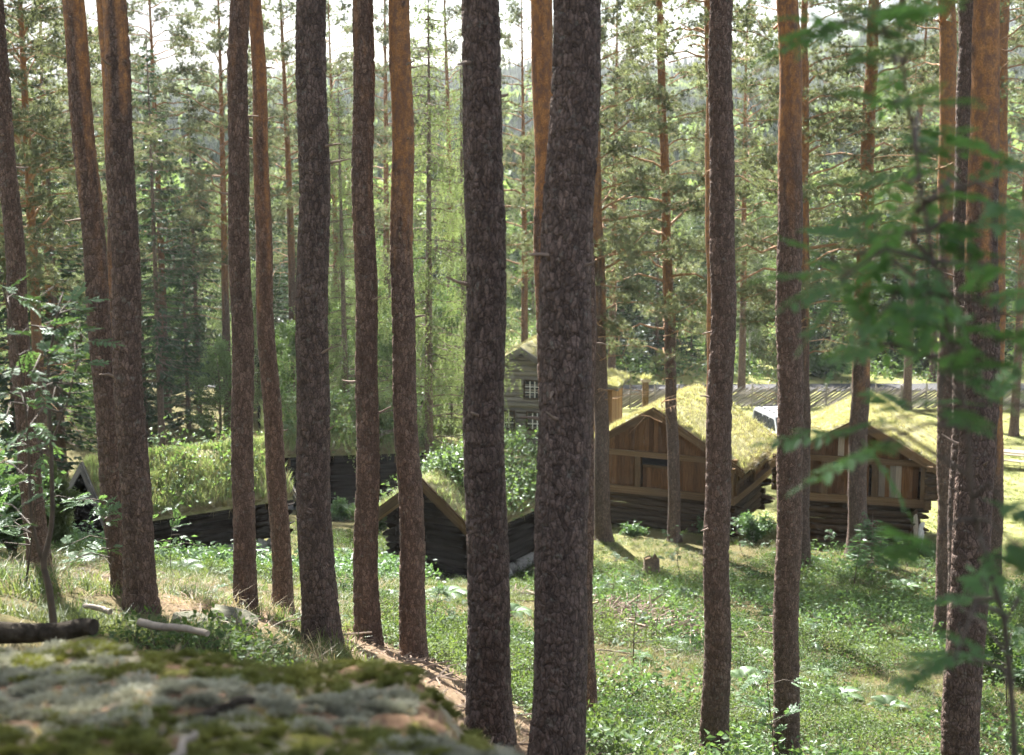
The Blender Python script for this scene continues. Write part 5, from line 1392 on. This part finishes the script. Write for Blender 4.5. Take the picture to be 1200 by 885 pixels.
# forest grass on the bank
x, y = in_view(38000, 6.5, 47, g, 1.4, 1.2, 0.45)
d = n2(x, y, 0.7, 3, 201) + 0.25 * meadow_mask(x, y)
k = (d > 0.42) & ((litter_mask(x, y) < 0.55) | (y > 20)) & ~on_rock(x, y) & ~near_building(x, y); x, y = x[k], y[k]
scatter('forest_grass', blades(14, 1.0, 0.028, 0.35, 0.8, g), [M['forest_grass']], np.c_[x, y, H(x, y) - 0.01], np.c_[g.uniform(0.25, 0.5, (len(x), 2)), g.uniform(0.10, 0.24, len(x))], None, 0.15, 'tufts of green forest grass on the sunlit bank', 'grass', g)
x, y = in_view(9500, 6.5, 47, g, 1.4, 1.2, 0.5)
k = (n2(x, y, 0.5, 3, 207) > 0.48) & ~on_rock(x, y) & ~near_building(x, y); x, y = x[k], y[k]
scatter('dry_grass', blades(10, 1.0, 0.022, 0.3, 1.0, g), [M['dry_grass']], np.c_[x, y, H(x, y) - 0.01], np.c_[g.uniform(0.25, 0.5, (len(x), 2)), g.uniform(0.08, 0.22, len(x))], None, 0.2, 'dry straw-coloured grass scattered over the bank', 'grass', g)
# bilberry shrubs
bb = MB(); P = g.normal(0, 1, (44, 3)) * np.array((0.33, 0.33, 0.22)) + np.array((0, 0, 0.6)); P[:, 2] = np.abs(P[:, 2])
V, Fc = leaves(P, np.full(44, 0.17), g, 0.8, None, 0.6); bb.add(V, Fc, 0)
for q in range(7): bb.tube([(0, 0, 0), P[q] * np.array((0.6, 0.6, 0.6)), P[q]], [0.012, 0.010, 0.006], 3, 1)
x, y = in_view(30000, 6.8, 46, g, 1.4, 1.2, 0.5)
k = ((n2(x, y, 0.22, 4, 211) > 0.53) | ((x > 1.5) & (n2(x, y, 0.42, 3, 213) > 0.55))) & ((litter_mask(x, y) < 0.5) | (y > 23)) & ~on_rock(x, y) & ~near_building(x, y) & (meadow_mask(x, y) < 0.8) & ~((y < 13) & (x < 0.3) & (n2(x, y, 0.9, 3, 215) < 0.62)); x, y = x[k], y[k]
scatter('bilberry_shrubs', bb, [M['bilberry'], M['stem']], np.c_[x, y, H(x, y) - 0.02], np.c_[g.uniform(0.22, 0.42, (len(x), 2)), g.uniform(0.16, 0.36, len(x))], None, 0.15, 'low bilberry shrubs covering the bank between the pines', 'shrubs', g)
# meadow grass
x, y = in_view(32000, 44, 84, g, 1.4, 1.0, 0.3)
k = (meadow_mask(x, y) > 0.4) & ~near_building(x, y); x, y = x[k], y[k]
scatter('meadow_grass', blades(12, 1.0, 0.07, 0.5, 0.7, g), [M['grass']], np.c_[x, y, H(x, y) - 0.01], np.c_[g.uniform(0.4, 0.7, (len(x), 2)), g.uniform(0.05, 0.13, len(x))], None, 0.1, 'short sunlit meadow grass around the storehouses', 'grass', g)
# rough herbs beyond the road and by the walls
hb = MB(); P = g.normal(0, 1, (40, 3)) * np.array((0.35, 0.35, 0.3)) + np.array((0, 0, 0.45)); P[:, 2] = np.abs(P[:, 2]); V, Fc = leaves(P, np.full(40, 0.2), g, 0.6, None, 0.6); hb.add(V, Fc, 0)
x, y = in_view(4200, 89, 128, g, 1.4, 4, 0.5)
scatter('roadside_scrub', hb, [M['broad_leaf']], np.c_[x, y, np.maximum(H(x, y), hill_z(x, y)) - 0.05], g.uniform(0.5, 1.6, len(x)), None, 0.2, 'rough green scrub along the far side of the road', 'scrub', g)
# tall herbs in front of the long turf roof and huts
px_ = g.uniform(-12.5, -2.2, 1500); py_ = g.uniform(27, 40, 1500)
k = (n2(px_, py_, 0.45, 3, 221) > 0.55) & (py_ < 37) & ~near_building(px_, py_); px_, py_ = px_[k], py_[k]
scatter('herb_thicket', hb, [M['sapling_leaf']], np.c_[px_, py_, H(px_, py_) - 0.03], g.uniform(0.35, 0.75, len(px_)), None, 0.2, 'bright leafy herbs growing on the slope in front of the dark huts', 'herbs', g)
x, y = in_view(5200, 11, 44, g, 1.1, 1.0, 0.6)
k = (x > 0.5) & (n2(x, y, 0.55, 3, 231) > 0.57) & ~near_building(x, y); x, y = x[k], y[k]
scatter('bank_herbs', hb, [M['fern']], np.c_[x, y, H(x, y) - 0.03], np.c_[g.uniform(0.3, 0.6, (len(x), 2)), g.uniform(0.25, 0.7, len(x))], None, 0.2, 'leafy green herbs in clumps on the bank below the storehouses', 'herbs', g)
# needle litter: brown leaves, cones, twigs
tw = MB().tube([(-.5, 0, 0), (-.1, .05, .02), (.5, -.03, 0)], [0.016, 0.02, 0.008], 4); tw.tube([(-.1, .05, .02), (.15, .28, .06)], [0.012, 0.005], 3)
x, y = in_view(3600, 6.4, 36, g, 1.1, 1, 0.4)
k = (litter_mask(x, y) > 0.4) & ~on_rock(x, y); x, y = x[k], y[k]
scatter('fallen_twigs', tw, [M['twig']], np.c_[x, y, H(x, y) + 0.015], g.uniform(0.12, 0.7, len(x)), None, 0.12, 'small fallen twigs on the brown needle litter', 'twigs', g)
x, y = in_view(24000, 6.4, 34, g, 1.1, 1, 0.3)
k = (litter_mask(x, y) > 0.3) & ~on_rock(x, y); x, y = x[k], y[k]
scatter('leaf_litter', lf, [M['litter']], np.c_[x, y, H(x, y) + 0.012], g.uniform(0.025, 0.07, len(x)), None, 0.4, 'brown needle and leaf litter under the near pines', 'litter', g)

bx_ = g.normal(2.7, 0.9, 420); by_ = g.normal(29.0, 1.1, 420)
scatter('brushwood', tw, [M['twig']], np.c_[bx_, by_, H(bx_, by_) + g.uniform(0.02, 0.14, 420)], g.uniform(0.4, 1.5, 420), None, 0.25, 'tangle of dry brushwood on the brown bank below the stump', 'brushwood', g)
# ------------------------------------------------------------------ ferns, saplings, bushes: single plants
def frond(mb, base, az, L, g, m=0, arch=0.9, n=13):
    s = np.linspace(0, 1, n + 3); 
    ax = np.array((math.cos(az), math.sin(az), 0)); sdv = np.array((-math.sin(az), math.cos(az), 0))
    pts = base + ax * (L * s * 0.85)[:, None] + np.array((0, 0, 1)) * (L * (0.85 * s - arch * 0.75 * s ** 2))[:, None]
    mb.tube(pts[::3], 0.004, 3, m)
    T = nrm(np.gradient(pts, axis=0)); Vq = []
    for k in range(3, n + 3):
        l = L * 0.30 * math.sin(math.pi * min(1, (k - 1.5) / (n + 2.0)) ** 0.75) + 0.01
        for sd_ in (-1, 1):
            e = pts[k] + (sdv * sd_ + T[k] * 0.45 + np.array((0, 0, -0.12))) * l
            wv = T[k] * L * 0.032
            Vq.append([pts[k] - wv, pts[k] + wv, (pts[k] + e) / 2 + wv * 1.0 + np.array((0, 0, 0.01)), e, (pts[k] + e) / 2 - wv * 1.0])
    V = np.array(Vq).reshape(-1, 3); q = np.arange(len(V) // 5)[:, None] * 5
    mb.add(V, (q + np.array([[0, 1, 2, 4]])).reshape(-1, 4), m); mb.add(V, (q + np.array([[4, 2, 3]])).reshape(-1, 3), m)
def fern(seed):
    g = np.random.default_rng(seed); mb = MB()
    for k in range(8): frond(mb, np.zeros(3), k * 0.785 + g.uniform(-.3, .3), g.uniform(0.55, 0.8), g)
    return mb.mesh('fern', [M['fern']], False)
FE = [fern(61), fern(62)]
g = np.random.default_rng(63)
fern_px = [(880, 690), (905, 720), (868, 735), (940, 690), (960, 735), (985, 700), (1010, 765), (955, 790), (890, 770), (1040, 720), (1060, 690), (1085, 660), (980, 820), (870, 800), (1075, 760), (1040, 830), (800, 700), (760, 735), (785, 760), (745, 770),
           (720, 720), (600, 720), (605, 760), (520, 700), (545, 705), (460, 665), (400, 650), (455, 700), (235, 655), (265, 640), (215, 668), (90, 660), (960, 660), (1160, 760), (1180, 700), (880, 840)]
def ray_ground(px, py):
    u, v = (px - 600) / F, (442.5 - py) / F; c, s = math.cos(PITCH), math.sin(PITCH); dy, dz = c + v * s, -s + v * c
    ys = np.arange(6.5, 95, 0.1); t = ys / dy
    zz = ZC + dz * t; hh = H(u * t, ys); k = np.argmax(zz <= hh)
    return u * t[k], ys[k], hh[k]
fitems = []
for k, (px, py) in enumerate(fern_px):
    x, y, z = ray_ground(px, py)
    o = put('fern', FE[k % 2], None, (x, y, z - 0.02), (g.normal(0, .08), g.normal(0, .08), g.uniform(0, 6)), (g.uniform(0.5, 0.85),) * 3)
    side = 'on the storehouse bank' if px > 690 else ('by the middle hut' if px > 390 else 'by the turf roof')
    tag(o, 'fern', 'fern', 'ferns ' + side); fitems.append((o, px, 'green fern', ('high ' if py < 725 else 'low ') + side))
place_labels(fitems)

def pinnate(mb, p, d, L, g, m=0, pairs=6, wid=0.30, sag=0.5):
    """rowan leaf: paired pointed leaflets on a stalk"""
    d = nrm(d); sdv = nrm(np.cross(d, (0, 0, 1.0)) + g.normal(0, 0.15, 3)); up = np.cross(sdv, d)
    s = np.linspace(0.22, 1, pairs + 1)
    pts = p + d * (L * s)[:, None] - np.array((0, 0, 1)) * (sag * L * 0.35 * s ** 2)[:, None]
    mb.tube([p, pts[len(pts) // 2], pts[-1]], [0.0022, 0.0018, 0.0012], 3, m)
    Vq = []
    def leaflet(b, e, n_):
        ax = e - b; l = np.linalg.norm(ax); w_ = nrm(np.cross(ax, n_)) * l * 0.19; dn = n_ * l * 0.06
        Vq.append([b, b + ax * 0.3 + w_ * 0.9 + dn, b + ax * 0.65 + w_ * 0.85 + dn, e, b + ax * 0.65 - w_ * 0.85 + dn, b + ax * 0.3 - w_ * 0.9 + dn])
    for k in range(pairs):
        l = L * wid * (0.85 + 0.3 * math.sin(math.pi * k / pairs))
        for s_ in (-1, 1): leaflet(pts[k], pts[k] + nrm(sdv * s_ + d * 0.55 + g.normal(0, .12, 3) - np.array((0, 0, 0.2))) * l, up)
    leaflet(pts[-1], pts[-1] + nrm(d - np.array((0, 0, sag * 0.6))) * L * wid, up)
    V = np.array(Vq).reshape(-1, 3); q = np.arange(len(V) // 6)[:, None] * 6
    mb.add(V, (q + np.array([[0, 1, 2, 3]])).reshape(-1, 4), m); mb.add(V, (q + np.array([[0, 3, 4, 5]])).reshape(-1, 4), m)

def rowan(name, base, stem_pts, stem_r, clusters, label, leafL, leafm, seed, per=(2, 4), grp=None):
    """clusters: points where leaf bunches sit; each gets a twig from the nearest stem point"""
    g = np.random.default_rng(seed)
    e = empty(name, base); tag(e, label, 'sapling', grp)
    base = np.array(base); sm = MB()
    alls = []
    for sp_, r_ in zip(stem_pts, stem_r):
        sp_ = np.array(sp_); tt_ = np.linspace(0, 1, len(sp_)); f = np.linspace(0, 1, 4 * len(sp_))
        cv = np.stack([np.interp(f, tt_, sp_[:, a]) for a in range(3)], 1)
        cv[1:-1] = (cv[:-2] + cv[1:-1] * 2 + cv[2:]) / 4
        sm.tube(cv - base, np.linspace(r_[0], r_[1], len(cv)), 7); alls.append(cv)
    allp = np.concatenate(alls); lv = MB()
    for c in clusters:
        c = np.array(c); dd = np.linalg.norm(allp - c, axis=1) + 0.6 * np.clip(allp[:, 2] - c[2], 0, None); a = allp[np.argmin(dd)]
        mid = (a + c) / 2 + np.array((0, 0, 0.12 * np.linalg.norm(c - a))) + g.normal(0, 0.02, 3)
        sm.tube(np.array([a, mid, c]) - base, [0.007, 0.005, 0.003], 4)
        dr0 = nrm(c - a + g.normal(0, 0.02, 3))
        for q in range(int(g.integers(per[0], per[1] + 1))):
            d = nrm(dr0 * 0.7 + g.normal(0, 0.65, 3) + np.array((0, 0, 0.12))); d[2] *= 0.55
            pinnate(lv, c - base - dr0 * g.uniform(0, 0.08), d, leafL * g.uniform(0.75, 1.2), g)
    put('stem', sm.mesh('stem', [M['stem']]), e); put('foliage', lv.mesh('foliage', [M[leafm]], False), e)
    return e
# the blurred rowan close to the camera, right
Yr = 3.3
bz = Hs(1.22, 3.3)
st1 = [(1.20, 3.3, bz - 0.1), (1.20, 3.3, bz + 0.8), W(1192, 900, Yr), W(1178, 730, Yr), W(1166, 690, Yr), W(1140, 600, Yr), W(1132, 480, Yr), W(1092, 300, Yr), W(1070, 160, Yr), W(1050, 20, Yr), W(1040, -80, Yr)]
st2 = [W(1178, 730, Yr), W(1200, 690, Yr + .1), W(1250, 560, Yr + .2), W(1260, 330, Yr + .2)]
cl = []
for px, py in ((965, 32), (985, 28), (1030, 8), (1062, 20), (1100, 0), (1050, 82), (1045, 120), (1098, 48), (1068, 150), (1095, 170), (1058, 205), (1075, 235), (1128, 220), (1048, 250), (1180, 232), (1205, 200), (1012, 275), (1040, 290), (1085, 305), (1140, 262),
               (965, 305), (985, 328), (1025, 335), (1060, 345), (1110, 320), (1005, 402), (1030, 370), (1080, 385), (1112, 372), (1150, 355), (1180, 300), (1075, 440), (1110, 438), (1140, 468), (1185, 395), (1195, 440), (1050, 490), (1030, 520), (985, 510), (1072, 642), (1100, 478),
               (1158, 655), (1176, 590), (1150, 700), (1115, 705), (1140, 772), (1178, 762), (1118, 775), (1195, 640), (1195, 330)):
    cl.append(W(px, py, Yr + rng.uniform(-0.35, 0.45)))
rowan('rowan_sapling', (1.20, 3.3, bz), [st1, st2], [(0.010, 0.003), (0.006, 0.003)], cl, 'out-of-focus rowan with dark green feathered leaves close by at the right', 0.19, 'rowan_leaf', 71, (2, 3))
# sapling at the left behind the boulder
Ys = 8.6
b0 = W(64, 728, Ys); b0[2] = Hs(b0[0], Ys)
sL = [b0, W(58, 690, Ys), W(50, 660, Ys), W(62, 615, Ys), W(60, 520, Ys), W(55, 430, Ys), W(72, 350, Ys)]
sL2 = [W(50, 660, Ys), W(36, 610, Ys), W(34, 540, Ys), W(28, 450, Ys), W(10, 360, Ys)]
sL3 = [W(60, 520, Ys), W(80, 470, Ys), W(95, 400, Ys)]
cl = [W(px, py, Ys + rng.uniform(-0.5, 0.5)) for px, py in ((5, 328), (15, 345), (40, 352), (68, 358), (85, 352), (98, 365), (50, 380), (75, 390), (92, 385), (102, 400), (20, 395), (35, 410), (60, 412), (88, 415), (105, 425), (15, 430), (38, 436), (70, 440), (12, 460), (45, 455), (28, 470), (62, 466), (8, 486), (35, 498), (92, 440), (20, 512), (48, 525), (5, 540), (15, 570), (20, 600), (10, 620), (3, 590))]
rowan('rowan_sapling', tuple(b0), [sL, sL2, sL3], [(0.026, 0.006), (0.012, 0.004), (0.008, 0.003)], cl, 'forked rowan sapling with fresh green leaves behind the left end of the boulder', 0.17, 'sapling_leaf', 72, (2, 3))
# small saplings: pixel of foot, height m, label
SM = [(1000, 690, 2.3, 'leafy sapling in front of the right storehouse pine'), (742, 790, 1.7, 'pale leafed seedling on the brown bank right of the thickest trunk'), (712, 712, 1.2, 'leafy seedling with pale leaves right of the narrow reddish trunk'),
      (915, 900, 1.6, 'bright green sapling at the foot of the ringed orange trunk'), (802, 690, 1.9, 'thin seedling right of the tree stump'), (200, 668, 1.2, 'leafy seedling left in front of the long dark hut wall'), (246, 655, 1.3, 'leafy seedling right in front of the long dark hut wall'),
      (290, 712, 0.9, 'rowan seedling against the straight brown trunk'), (380, 745, 0.5, 'tiny rowan seedling at the foot of the thick grey-brown trunk'), (130, 700, 1.0, 'leafy seedling left of the thick leaning trunk foot'), (30, 690, 1.5, 'broad leafy seedling at the left edge behind the fallen log'),
      (1180, 840, 1.6, 'leafy seedling right of the big trunk at the right edge'), (870, 650, 1.3, 'leafy seedling at the right corner of the left storehouse'), (950, 770, 0.8, 'leafy seedling in the middle of the fern bank'), (510, 745, 0.8, 'leafy seedling beside the orange knotted trunk'),
      (435, 660, 0.9, 'leafy seedling left of the gabled dark hut'), (975, 660, 0.9, 'low leafy seedling left of the leaning storehouse pine'), (1085, 690, 0.8, 'low leafy seedling below the leaning boards')]
for k, (px, py, h, lab) in enumerate(SM):
    x, y, z = ray_ground(px, py) if py < 885 else (W(px, 880, 17.2)[0], 17.2, Hs(W(px, 880, 17.2)[0], 17.2))
    gg = np.random.default_rng(80 + k); b = np.array((x, y, z))
    top = b + np.array((gg.normal(0, .1) * h, gg.normal(0, .1) * h, h))
    sp_ = [b, b * .6 + top * .4 + gg.normal(0, .04, 3), top]
    cl = [b + (top - b) * f + np.r_[gg.normal(0, 0.20 * h * (1.1 - f * .6), 2), gg.normal(0, .05)] for f in gg.uniform(0.3, 1.0, int(7 + 5 * h))] + [top]
    rowan('leafy_sapling', tuple(b), [sp_], [(0.008 * max(h, .6), 0.003)], cl, lab, 0.17 if h > 0.7 else 0.14, 'sapling_leaf', 90 + k, (2, 3), 'saplings on the forest floor')
# young spruce and juniper, rowan bush on the grey house side
x, y, z = ray_ground(1020, 672)
ys_ = empty('young_spruce', (x, y, z - 0.05)); tag(ys_, 'bushy young spruce in front of the right storehouse', 'spruce')
put('trunk', MB().tube([(0, 0, -0.1), (0.02, 0, 0.9), (0, 0, 1.9)], [0.03, 0.02, 0.006], 6).mesh('trunk', [M['spruce_bark']]), ys_)
put('crown', spruce(311, 1.95, 0.85, 0.12, 0.028, 0.12, 'young_spruce_needle', 0.0, 6), ys_)
def bush(name, px, py, Yb, h, w_, mat, label, seed, leaf=0.11, n=2600, cat='bush', grp=None):
    gg = np.random.default_rng(seed)
    if Yb: b = W(px, py, Yb); b[2] = Hs(b[0], Yb)
    else: b = np.array(ray_ground(px, py))
    e = empty(name, tuple(b)); tag(e, label, cat, grp)
    st_ = MB(); Ps = []
    for q in range(16):
        az = gg.uniform(0, 6.28); r_ = w_ * math.sqrt(gg.uniform(0.02, 1)); t_ = np.array((math.cos(az) * r_, math.sin(az) * r_, h * gg.uniform(0.5, 1.0) * (1 - 0.35 * (r_ / w_) ** 2)))
        mid = t_ * np.array((.35, .35, .55)); st_.tube([(0, 0, -.05), mid, t_], [0.016, 0.012, 0.004], 4)
        f = gg.uniform(0.3, 1.08, n // 16)[:, None]; Ps.append(np.where(f < .5, mid * f * 2, mid + (t_ - mid) * (f * 2 - 1)) * 0.999 + gg.normal(0, 0.13, (n // 16, 3)) * np.array((1, 1, .8)) * max(.5, w_))
    P = np.concatenate(Ps); P[:, 2] = np.maximum(P[:, 2], 0.05)
    lv = MB()
    if mat == 'juniper': V, Fc = needles(P, gg.normal(0, .6, P.shape) + np.array((0, 0, 1.0)), 0.11, 6, 0.7, 0.018, gg)
    else: V, Fc = leaves(P, np.full(len(P), leaf), gg, 0.6, None, 0.6)
    lv.add(V, Fc, 0)
    put('stems', st_.mesh('stems', [M['stem']]), e); put('foliage', lv.mesh('foliage', [M[mat]], False), e)
bush('juniper_bush', 66, 640, 27, 1.8, 0.4, 'juniper', 'olive green juniper bush left of the small gabled hut', 121, n=5200)
bush('leafy_bush', 442, 606, 47, 1.5, 0.8, 'broad_leaf', 'bright leafy bush between the far hut and the gabled hut', 122, 0.13, 4200)
bush('leafy_bush', 605, 560, 55, 3.2, 1.2, 'broad_leaf', 'pale leafy bush in front of the grey log house', 123, 0.14, 4200)
bush('leafy_bush', 560, 565, 56, 2.6, 1.4, 'broad_leaf', 'leafy bush behind the gabled hut roof, left of the grey house', 124, 0.14, 3800)
bush('leafy_bush', 470, 570, 55, 2.2, 1.3, 'broad_leaf', 'leafy bush behind the orange knotted trunk', 125, 0.14, 3800)
bush('leafy_bush', 955, 462, 92, 2.6, 1.9, 'broad_leaf', 'rounded bright bush across the road left of the leaning pine', 126, 0.2, 3600)
bush('leafy_bush', 885, 645, 46.5, 1.3, 0.6, 'sapling_leaf', 'pale leafy bush at the right corner of the left storehouse', 127, 0.12, 2600)
bush('leafy_bush', 15, 640, 21, 2.0, 0.9, 'sapling_leaf', 'leafy bush at the left edge behind the slim leaning trunk', 128, 0.11, 3400)
bush('leafy_bush', 1175, 740, 27, 1.5, 1.1, 'bilberry', 'dark green bush on the bank at the right edge', 129, 0.10, 3600)
bush('leafy_bush', 400, 612, 50, 0.8, 0.6, 'sapling_leaf', 'small pale bush at the foot of the far dark hut', 130, 0.12, 2000)
bush('leafy_bush', 740, 640, 47.5, 0.5, 0.45, 'sapling_leaf', 'small leafy bush at the foot of the left storehouse wall', 131, 0.10, 1400)
bush('leafy_bush', 835, 640, 47.0, 1.0, 0.6, 'sapling_leaf', 'small leafy bush beside the slim pine at the left storehouse', 132, 0.10, 1400)

# ------------------------------------------------------------------ logs, stones and branches on the ground
def fallen(name, p0, p1, r, mat, label, seed, cat='log', grp=None, lift=0.0, sides=10):
    gg = np.random.default_rng(seed); p0 = np.array(p0, float); p1 = np.array(p1, float); n = 14; f = np.linspace(0, 1, n)[:, None]
    pts = p0 + (p1 - p0) * f + np.c_[gg.normal(0, .012, (n, 2)).cumsum(0) * 0.7, np.sin(f[:, 0] * 5 + seed) * 0.012]
    mb = MB().tube(pts - p0, r * (1 - 0.25 * f[:, 0]) * gg.uniform(0.96, 1.04, n), sides)
    o = put(name, mb.mesh(name, [M[mat]]), None, tuple(p0)); tag(o, label, cat, grp); return o
M['old_log'] = solid('old log bark', (0.04, 0.034, 0.027), 0.95, 0.7, 14, bump=1.0, spec=0.05)
M['grey_wood'] = solid('bare grey wood', (0.27, 0.23, 0.19), 0.85, 0.35, 9, bump=0.3)
a = W(-25, 742, 7.4); b = W(112, 737, 7.4)
a[2] = max(a[2], Hs(a[0], a[1]) + 0.06); b[2] = max(b[2], Hs(b[0], b[1]) + 0.06)
fallen('fallen_log', a, b, 0.062, 'old_log', 'dark fallen log lying behind the left end of the boulder', 141)
fallen('fallen_branch', W(165, 727, 9.0), W(240, 742, 8.6), 0.028, 'grey_wood', 'pale bare branch lying between the thick leaning trunk and the boulder', 142, 'branch')
fallen('fallen_branch', W(130, 716, 10.5), W(105, 712, 10.6), 0.024, 'grey_wood', 'short pale branch left of the thick leaning trunk', 143, 'branch')
x1, y1, z1 = ray_ground(704, 862); x2, y2, z2 = ray_ground(730, 878)
fallen('fallen_log', (x1, y1, z1 + .06), (x2, y2, z2 + .05), 0.085, 'old_log', 'short mossy log lying right of the narrow reddish trunk', 144)
for k, (a, b, lab) in enumerate((((690, 748), (815, 752), 'long thin dead branch across the brown bank below the stump'), ((700, 765), (760, 772), 'short dead branch below the long thin one'), ((588, 735), (610, 715), 'dead branch between the thick scaly trunk and the thickest one'), ((545, 815), (600, 822), 'dead branch at the foot of the thick scaly trunk'), ((915, 790), (890, 770), 'dead branch left of the ringed orange trunk'))):
    p = np.array(ray_ground(*a)) + np.array((0, 0, .05)); q = np.array(ray_ground(*b)) + np.array((0, 0, .06))
    fallen('dead_branch', p, q, 0.014, 'twig', lab, 150 + k, 'branch', 'dead branches', sides=6)
p = W(185, 890, 2.95); q = W(208, 845, 3.15); p[2] = float(rock_top(np.array([p[0]]), np.array([p[1]]))[0]) + .03; q[2] = float(rock_top(np.array([q[0]]), np.array([q[1]]))[0]) + .03
fallen('dead_twig', p, q, 0.012, 'grey_wood', 'pale dry twig on top of the boulder', 160, 'twig', sides=6)
p = W(210, 812, 3.6); q = W(262, 800, 3.7); p[2] = float(rock_top(np.array([p[0]]), np.array([p[1]]))[0]) + .02; q[2] = float(rock_top(np.array([q[0]]), np.array([q[1]]))[0]) + .02
fallen('dead_twig', p, q, 0.016, 'old_log', 'dark twig on top of the boulder', 161, 'twig', sides=6)
for k, (px, py, s, lab) in enumerate(((272, 736, 0.34, 'mossy stone at the foot of the straight brown trunk'), (225, 738, 0.28, 'low grey stone beside the pale bare branch'), (690, 880, 0.2, 'pale stone by the mossy log'))):
    x, y, z = ray_ground(px, py)
    o = put('stone', uslab('moss_stone'), None, (x, y, z + s * .12), (0.2 * k, 0.3, k * 1.1), (s * 1.4, s, s * .7)); tag(o, lab, 'stone')

# ------------------------------------------------------------------ air over the valley
mh, nd, lk = newmat('valley haze')
out = nd.new('ShaderNodeOutputMaterial'); pv = nd.new('ShaderNodeVolumePrincipled')
pv.inputs['Color'].default_value = (0.90, 0.96, 1.0, 1); pv.inputs['Density'].default_value = 0.0002; pv.inputs['Anisotropy'].default_value = 0.3
lk.new(pv.outputs[0], out.inputs['Volume'])
hz = put('haze', MB().box((-900, -40, -4), (900, 1300, 140)).mesh('haze', [mh], False)); tag(hz, kind='stuff'); hz['label'] = 'thin bluish summer haze over the valley'
